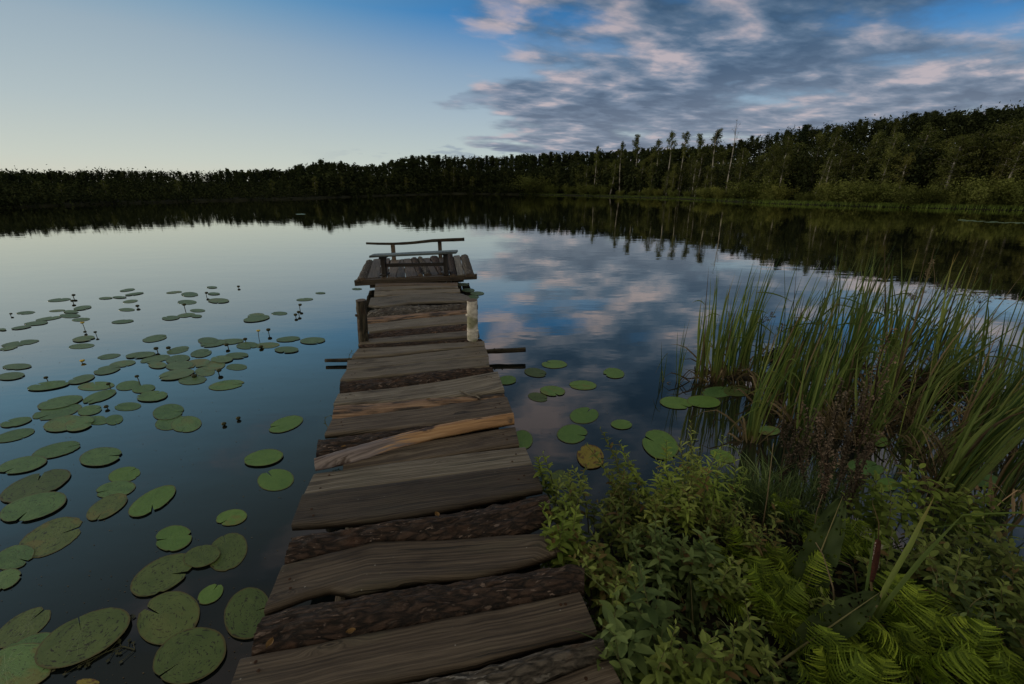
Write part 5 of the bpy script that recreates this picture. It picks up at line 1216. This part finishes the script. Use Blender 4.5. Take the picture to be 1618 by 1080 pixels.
def fern(px, py, size, n, label, tilt=0.0, taz=0.0, up=.28, bz=.10):
    b_ = G(px, py, bz); e = tag(empty('fern', tuple(b_)), label, 'fern', None)
    for i in range(n):
        o = bpy.data.objects.new('frond', prd.choice(FM)); col.objects.link(o); o.parent = e
        s_ = size * .66 * prd.uniform(.6, 1.2); o.scale = (s_, s_ * prd.uniform(.85, 1.1), s_)
        o.rotation_euler = (prd.uniform(-.25, .25), -prd.uniform(.0, .5) - up, i * 6.283 / n + prd.uniform(-.3, .3) + taz)
    return e
for a in [(1390, 1060, .9, 8, 'fern between the dead leaf and the wide bottom fern'), (1500, 1030, .9, 8, 'fern just above the one in the lower right corner area'), (1240, 990, .9, 8, 'fern whose fronds touch the stalk of the lying broad leaf'), (1130, 960, .8, 7, 'fern in the gap between two leafy shrubs'), (1175, 900, 1.0, 8, 'bright upright fern in the middle of the bank', dict(up=.45)), (1120, 905, .8, 7, 'smaller fern between the shrubs and the upright one', {}),
          (1250, 945, 1.05, 9, 'spreading fern below the upright broad leaf'), (1290, 880, .9, 8, 'yellow green fern beside the upright broad leaf'), (1205, 985, 1.0, 9, 'large fern with flat fronds in the centre foreground'), (1260, 1040, .95, 9, 'fern with pale curled tips near the bottom'), (1340, 1050, 1.05, 9, 'bright fern under the lying broad leaf'), (1300, 1110, 1.0, 9, 'fern at the bottom edge below the lying broad leaf'), (1420, 1010, 1.05, 9, 'fern with long fronds reaching right behind the dead leaf'),
          (1440, 1075, 1.1, 9, 'bright wide fern at the bottom right of centre'), (1530, 1085, 1.05, 9, 'bright fern in the lower right corner area'), (1345, 880, .8, 7, 'small fern left of the brown cattail head'), (1390, 1130, 1.0, 8, 'fern half below the bottom edge under the wide one'),
          (1600, 1120, 1.0, 8, 'fern at the very corner on the lower right'), (1235, 820, .7, 6, 'small pale fern at the foot of the dead dock stalks'),]:
    fern(a[0], a[1], a[2], a[3], a[4], **(a[5] if len(a) > 5 else {}))

# --- broad dock leaves
def broad_leaf(base, tip, W, label, name='dock_leaf', curl=.05, material='dock', holes=.10):
    d = tip - base; L = d.length; d.normalize(); view = (Vector((0, 0, CAMZ)) - base).normalized(); side = d.cross((view + Vector((0, 0, .5))).normalized()).normalized(); up = side.cross(d)
    n, m = 44, 13; vs = []; uv = []; fs = []
    for i in range(n + 1):
        t = i / n; w_ = W * .5 * (math.sin(math.pi * min(1, t * .80 + .20)) ** .6) * (1 if t < .97 else .4)
        for j in range(m):
            s_ = j / (m - 1) * 2 - 1; ww = w_ * (1 + .05 * noise.noise(Vector((t * 9, s_, 2))))
            vs.append(base + d * L * t + side * ww * s_ + up * (abs(s_) * w_ * .35 + .012 * noise.noise(Vector((t * 7, s_ * 3, 5))) + .008 * math.sin(t * 30) * abs(s_) - curl * t * t)); uv.append((t, s_))
    for i in range(n):
        for j in range(m - 1):
            if j not in (5, 6) and prd.random() < holes: continue
            fs.append((i * m + j, i * m + j + 1, (i + 1) * m + j + 1, (i + 1) * m + j))
    mb = MB(); mb.add(vs, fs, uv, tint=[(.5 + .4 * noise.noise(v * 20), 0, 0) for v in vs]); e = tag(empty(name, tuple(base)), label, 'leaf')
    mb.build('blade', M[material], e, smooth=True)
    mr = MB(); mr.tube([base - d * .12] + [base + d * L * k / 10 + up * (.004 - curl * (k / 10) ** 2) for k in range(11)], [.006] + [.0045 * (1 - .08 * k) for k in range(11)], 6, tint=(.8, 0, 0)); mr.build('midrib', M['stem'], e, smooth=True)
b_ = G(1262, 960, .12); t = V(1332, 782, b_.y + .20); broad_leaf(b_, t, .13, 'large dark upright dock leaf full of holes')
b_ = G(1262, 1025, .20); t = V(1392, 934, b_.y + .10); broad_leaf(b_, t, .11, 'large dark dock leaf lying slantwise in front of the cattail leaves', curl=.01)
b_ = G(1095, 1000, .10); t = V(1092, 920, b_.y + .05); broad_leaf(b_, t, .05, 'small dark broad leaf among the shrubs near the ferns', curl=.02, holes=0)

# --- the near cattail with its seed head
b_ = G(1378, 1010, .05); e = tag(empty('cattail', tuple(b_)), 'near cattail with a dark brown seed head and two broad leaves', 'cattail')
def atd(px, py, y): return V(px, py, y)
Yc = b_.y
mb = MB(); h0 = atd(1376, 917, Yc + .02); h1 = atd(1388, 853, Yc + .05); mb.tube([b_, b_.lerp(h0, .5) + Vector((.01, 0, 0)), h0], [.006, .005, .004], 7, tint=(.3, 0, .4)); tp = atd(1379, 796, Yc + .06)
mb.tube([h1, h1.lerp(tp, .5) + Vector((.012, 0, 0)), tp], [.0025, .002, .001], 5, tint=(.7, 0, .6)); mb.build('stalk', M['stem'], e, smooth=True)
mb = MB(); k = 16; mb.tube([h0.lerp(h1, q / k) + Vector((.002 * noise.noise(Vector((q * .6, 1, 1))), 0, 0)) for q in range(k + 1)], [.0135 * (math.sin(math.pi * (.08 + .86 * q / k)) ** .35) * (1 + .08 * noise.noise(Vector((q, 2, 2)))) for q in range(k + 1)], 14)
sh_ = mb.build('seed_head', M['cattail_head'], e, smooth=True)
mb = MB()
for i in range(90):
    s_ = prd.choice([(.85, 1), (.75, -1), (.4, 1), (.6, -1), (.9, -1)]); q = h0.lerp(h1, min(1, max(0, s_[0] + prd.gauss(0, .05)))); o_ = q + Vector((s_[1] * .011, -.004, 0)); mb.tube([o_, o_ + Vector((s_[1] * prd.uniform(.002, .009), prd.uniform(-.006, .003), prd.uniform(-.004, .004)))], [.0006, .0003], 3)
mb.build('fluff', M['fluff'], sh_)
def pxblade(pts, w_, mt='reed', nm='leaf', tint=.4, brown_tip=0.0):
    P_ = [atd(x, y, Yc + dy_) for x, y, dy_ in pts]; P_ = resample(P_, 18); vs = []; fs = []; ts = []
    for i, p in enumerate(P_):
        t = i / 17; d = (P_[min(17, i + 1)] - P_[max(0, i - 1)]).normalized(); s_ = d.cross(Vector((.2, 1, .3))).normalized(); up = s_.cross(d); ww = w_ * .5 * (.8 + .3 * t) * (1 - max(0, (t - .6) / .4) ** 1.7) + .0005
        vs += [p - s_ * ww + up * ww * .3, p, p + s_ * ww + up * ww * .3]; ts += [(tint, t, brown_tip * max(0, t * 4 - 3))] * 3
    for i in range(17):
        for j in (0, 1): fs.append((i * 3 + j, i * 3 + j + 1, i * 3 + j + 4, i * 3 + j + 3))
    mb = MB(); mb.add(vs, fs, tint=ts); return mb.build(nm, M[mt], e, smooth=True)
pxblade([(1372, 1010, 0), (1400, 930, 0), (1440, 860, .02), (1476, 785, .05)], .024, tint=.75, brown_tip=.6)
pxblade([(1366, 1015, 0), (1400, 955, -.02), (1460, 880, -.02), (1522, 812, .0)], .022, tint=.35)
pxblade([(1520, 814, 0), (1560, 812, .02), (1620, 810, .05), (1700, 822, .1)], .014, tint=.6)
pxblade([(1470, 835, 0), (1530, 826, .02), (1620, 832, .05), (1700, 850, .1)], .012, tint=.4)
pxblade([(1352, 1010, 0), (1365, 960, 0), (1374, 900, .01), (1382, 840, .02)], .010, tint=.3)
ob = pxblade([(1360, 1008, 0), (1374, 975, -.02), (1388, 952, -.03), (1394, 936, -.03)], .014, 'dead', 'dead_leaf', .9); ob['label'] = 'pale dead leaf'
ob = pxblade([(1440, 980, 0), (1426, 965, 0), (1412, 950, 0), (1400, 935, 0)], .010, 'dead', 'dead_leaf', .5)

# --- fine grass and stray stems
def tuft(px, py, n, h, label, material='grass', w_=.0035, sp=.10, fan=.5, bz=.05, name='grass_tuft', lean=0.0):
    b_ = G(px, py, bz); e_ = MB()
    for i in range(n):
        p = b_ + Vector((prd.gauss(0, sp), prd.gauss(0, sp * .6), -.03)); L = h * prd.uniform(.5, 1.1)
        q = p + Vector((prd.gauss(lean, fan) * L, prd.gauss(0, fan) * L * .7, L)); blade(e_, p, q, w_, Vector((0, 0, L * .12)), 6, brown_tip=.6 * (prd.random() < .2), flop=prd.uniform(0, .5) * L)
    tag(e_.build(name, M[material], org=b_), label, 'grass')
tuft(1165, 800, 170, .26, 'bluish fine grass tuft behind the shrubs, left part'); tuft(1210, 790, 190, .28, 'bluish fine grass tuft in front of the dead dock stalks'); tuft(1250, 830, 150, .24, 'fine grass tuft at the foot of the dead dock stalks')
tuft(1130, 780, 60, .22, 'thin grass tuft beside the bright pad at the shrub tips'); tuft(1340, 860, 110, .24, 'fine grass tuft behind the upright dock leaf'); tuft(1300, 790, 120, .22, 'dull fine grass tuft under the brown seed stalks')
tuft(1560, 980, 90, .28, 'grass tuft in the dark shrubs on the lower right'); tuft(1060, 1080, 16, .34, 'few long arching grass blades near the bottom of the bank', fan=.7); tuft(1480, 900, 80, .25, 'grass tuft right of the broad cattail leaves', 'sedge')
tuft(1500, 745, 60, .35, 'dry straw coloured tuft at the foot of the big leaning cattails', 'dead', w_=.006, fan=.6); tuft(1330, 690, 90, .30, 'dry straw tuft among the reeds by the brown seed stalks', 'dead', w_=.006, fan=.6, bz=0)
tuft(1420, 660, 80, .28, 'dry straw tuft between the tall reed clumps', 'dead', w_=.006, fan=.7, bz=0); tuft(1185, 620, 40, .22, 'dry straw tuft at the foot of the leaning cattail clump', 'dead', w_=.006, fan=.6, bz=0)
tuft(1560, 690, 80, .30, 'dry straw tuft near the right edge among the reeds', 'dead', w_=.006, fan=.7, bz=0)
for pts, lb in (([(1283, 860), (1290, 810), (1300, 780)], 'dry bent stalk behind the upright dock leaf'), ([(1319, 990), (1317, 930), (1300, 875), (1289, 857)], 'dry curved stalk in front of the upright dock leaf'), ([(1355, 940), (1350, 905), (1342, 892), (1325, 885)], 'pale hooked dry stalk left of the cattail head'), ([(1205, 830), (1213, 780), (1222, 700)], 'straight dry stalk left of the dead dock stalks')):
    y0 = G(*pts[0], .1).y; P_ = resample([V(a, b2, y0) for a, b2 in pts], 14); mb = MB(); mb.tube(P_, [.004 - .0002 * k for k in range(14)], 6, tint=(.8, 0, 0)); tag(mb.build('dry_stalk', M['dead'], org=P_[0], smooth=True), lb, 'plant')
# umbel seed heads among the reeds
def umbel(bx, by, tx, ty, label):
    b_ = G(bx, by, 0); t = V(tx, ty, b_.y); e = tag(empty('umbel_plant', tuple(b_)), label, 'plant'); p, rr = crooked(b_, t, 14, .004, .002, .04, bx); mb = MB(); mb.tube(p, rr, 5, tint=(.3, 0, 0)); ms = MB()
    for i in range(11):
        a = prd.uniform(0, 6.28); q = t + Vector((math.cos(a) * prd.uniform(.03, .11), math.sin(a) * .06, prd.uniform(.0, .07))); ms.tube([t - Vector((0, 0, .03)), q], [.0015, .001], 4, tint=(.3, 0, 0), cap=False)
        for j in range(14):
            c_ = q + Vector((prd.gauss(0, .010), prd.gauss(0, .010), prd.gauss(0, .005))); s_ = .004; ms.add([c_ + Vector((s_, 0, 0)), c_ + Vector((0, s_, s_)), c_ - Vector((s_, 0, 0)), c_ - Vector((0, s_, s_))], [(0, 1, 2, 3)], tint=(prd.random(), 0, 0))
    mb.build('stem', M['twig'], e); ms.build('seed_head', M['dead_dock'], e)
umbel(1510, 600, 1550, 474, 'brown umbel seed head over the bright sedge tuft'); umbel(1480, 600, 1492, 452, 'brown umbel seed head left of the one over the sedge'); umbel(1420, 590, 1446, 470, 'thin brown umbel among the tall cattails')
umbel(1196, 590, 1206, 505, 'small dark umbel behind the leaning cattail clump'); umbel(1236, 580, 1242, 522, 'small dark umbel above the root tangle')
b_ = G(1470, 560, 0); e = tag(empty('dead_reed', tuple(b_)), 'pale dead reed with a drooping fluffy head above the cattail tips', 'reed'); t = V(1474, 414, b_.y); p, rr = crooked(b_, t, 14, .004, .002, .03, 4); mb = MB(); mb.tube(p, rr, 5, tint=(.8, 0, 0)); mb.build('stem', M['dead'], e)
mb = MB()
for i in range(160):
    s_ = prd.random(); c_ = t + Vector((-.02 * math.sin(s_ * 3) + prd.gauss(0, .010), prd.gauss(0, .008), -.22 * s_ + .03)); w2 = .006; mb.add([c_ + Vector((w2, 0, 0)), c_ + Vector((0, w2, w2)), c_ - Vector((w2, 0, 0)), c_ - Vector((0, w2, w2))], [(0, 1, 2, 3)], tint=(prd.random(), 0, 0))
mb.build('seed_head', M['dead'], e)
# ground cover between the plants
mb = MB()
for i in range(5200):
    px, py = prd.uniform(930, 1680), prd.uniform(800, 1150); p = G(px, py, .1)
    if px < 1350 and py < 790 or (px > 1330 and py < 860 + (px - 1330) * .3): continue
    L = prd.uniform(.02, .05); a = prd.uniform(0, 6.28); leaf(mb, p + Vector((0, 0, prd.uniform(-.02, .07))), Vector((math.cos(a), math.sin(a), prd.uniform(-.1, .8))), L, L * .4, prd.random() * .6, (prd.random() < .25) * prd.random(), n=2)
tag(mb.build('ground_cover', M['shrub_blue']), kind='stuff')
# little sprouts by the pier
shrub(553, 567, 554, 553, 2, 'tiny green sprout growing on the left cross pole', spread=.01, leafL=.035, leafW=.012, material='shrub_bright', bz=.15, dens=.015, name='sprout')
shrub(520, 672, 518, 655, 2, 'tiny dark sprout at the left edge of the boards', spread=.01, leafL=.02, leafW=.008, material='shrub', bz=.2, dens=.015, name='sprout')

# pollen and scraps floating on the water
mb = MB()
for i in range(900):
    if i % 3: px, py = prd.uniform(0, 560), prd.uniform(470, 1080)
    else: px, py = prd.uniform(800, 1300), prd.uniform(540, 800)
    p = G(px, py, .0025); a = prd.uniform(0, 6.28); r_ = prd.uniform(.0008, .0035) * (1 + p.y * .2)
    mb.add([p + Vector((math.cos(a + t) * r_, math.sin(a + t) * r_ * .6, 0)) for t in (0, 1.4, 3.0, 4.5)], [(0, 1, 2, 3)], tint=(prd.random(), 0, prd.random() * .6))
tag(mb.build('floating_scraps', M['dead']), kind='stuff')
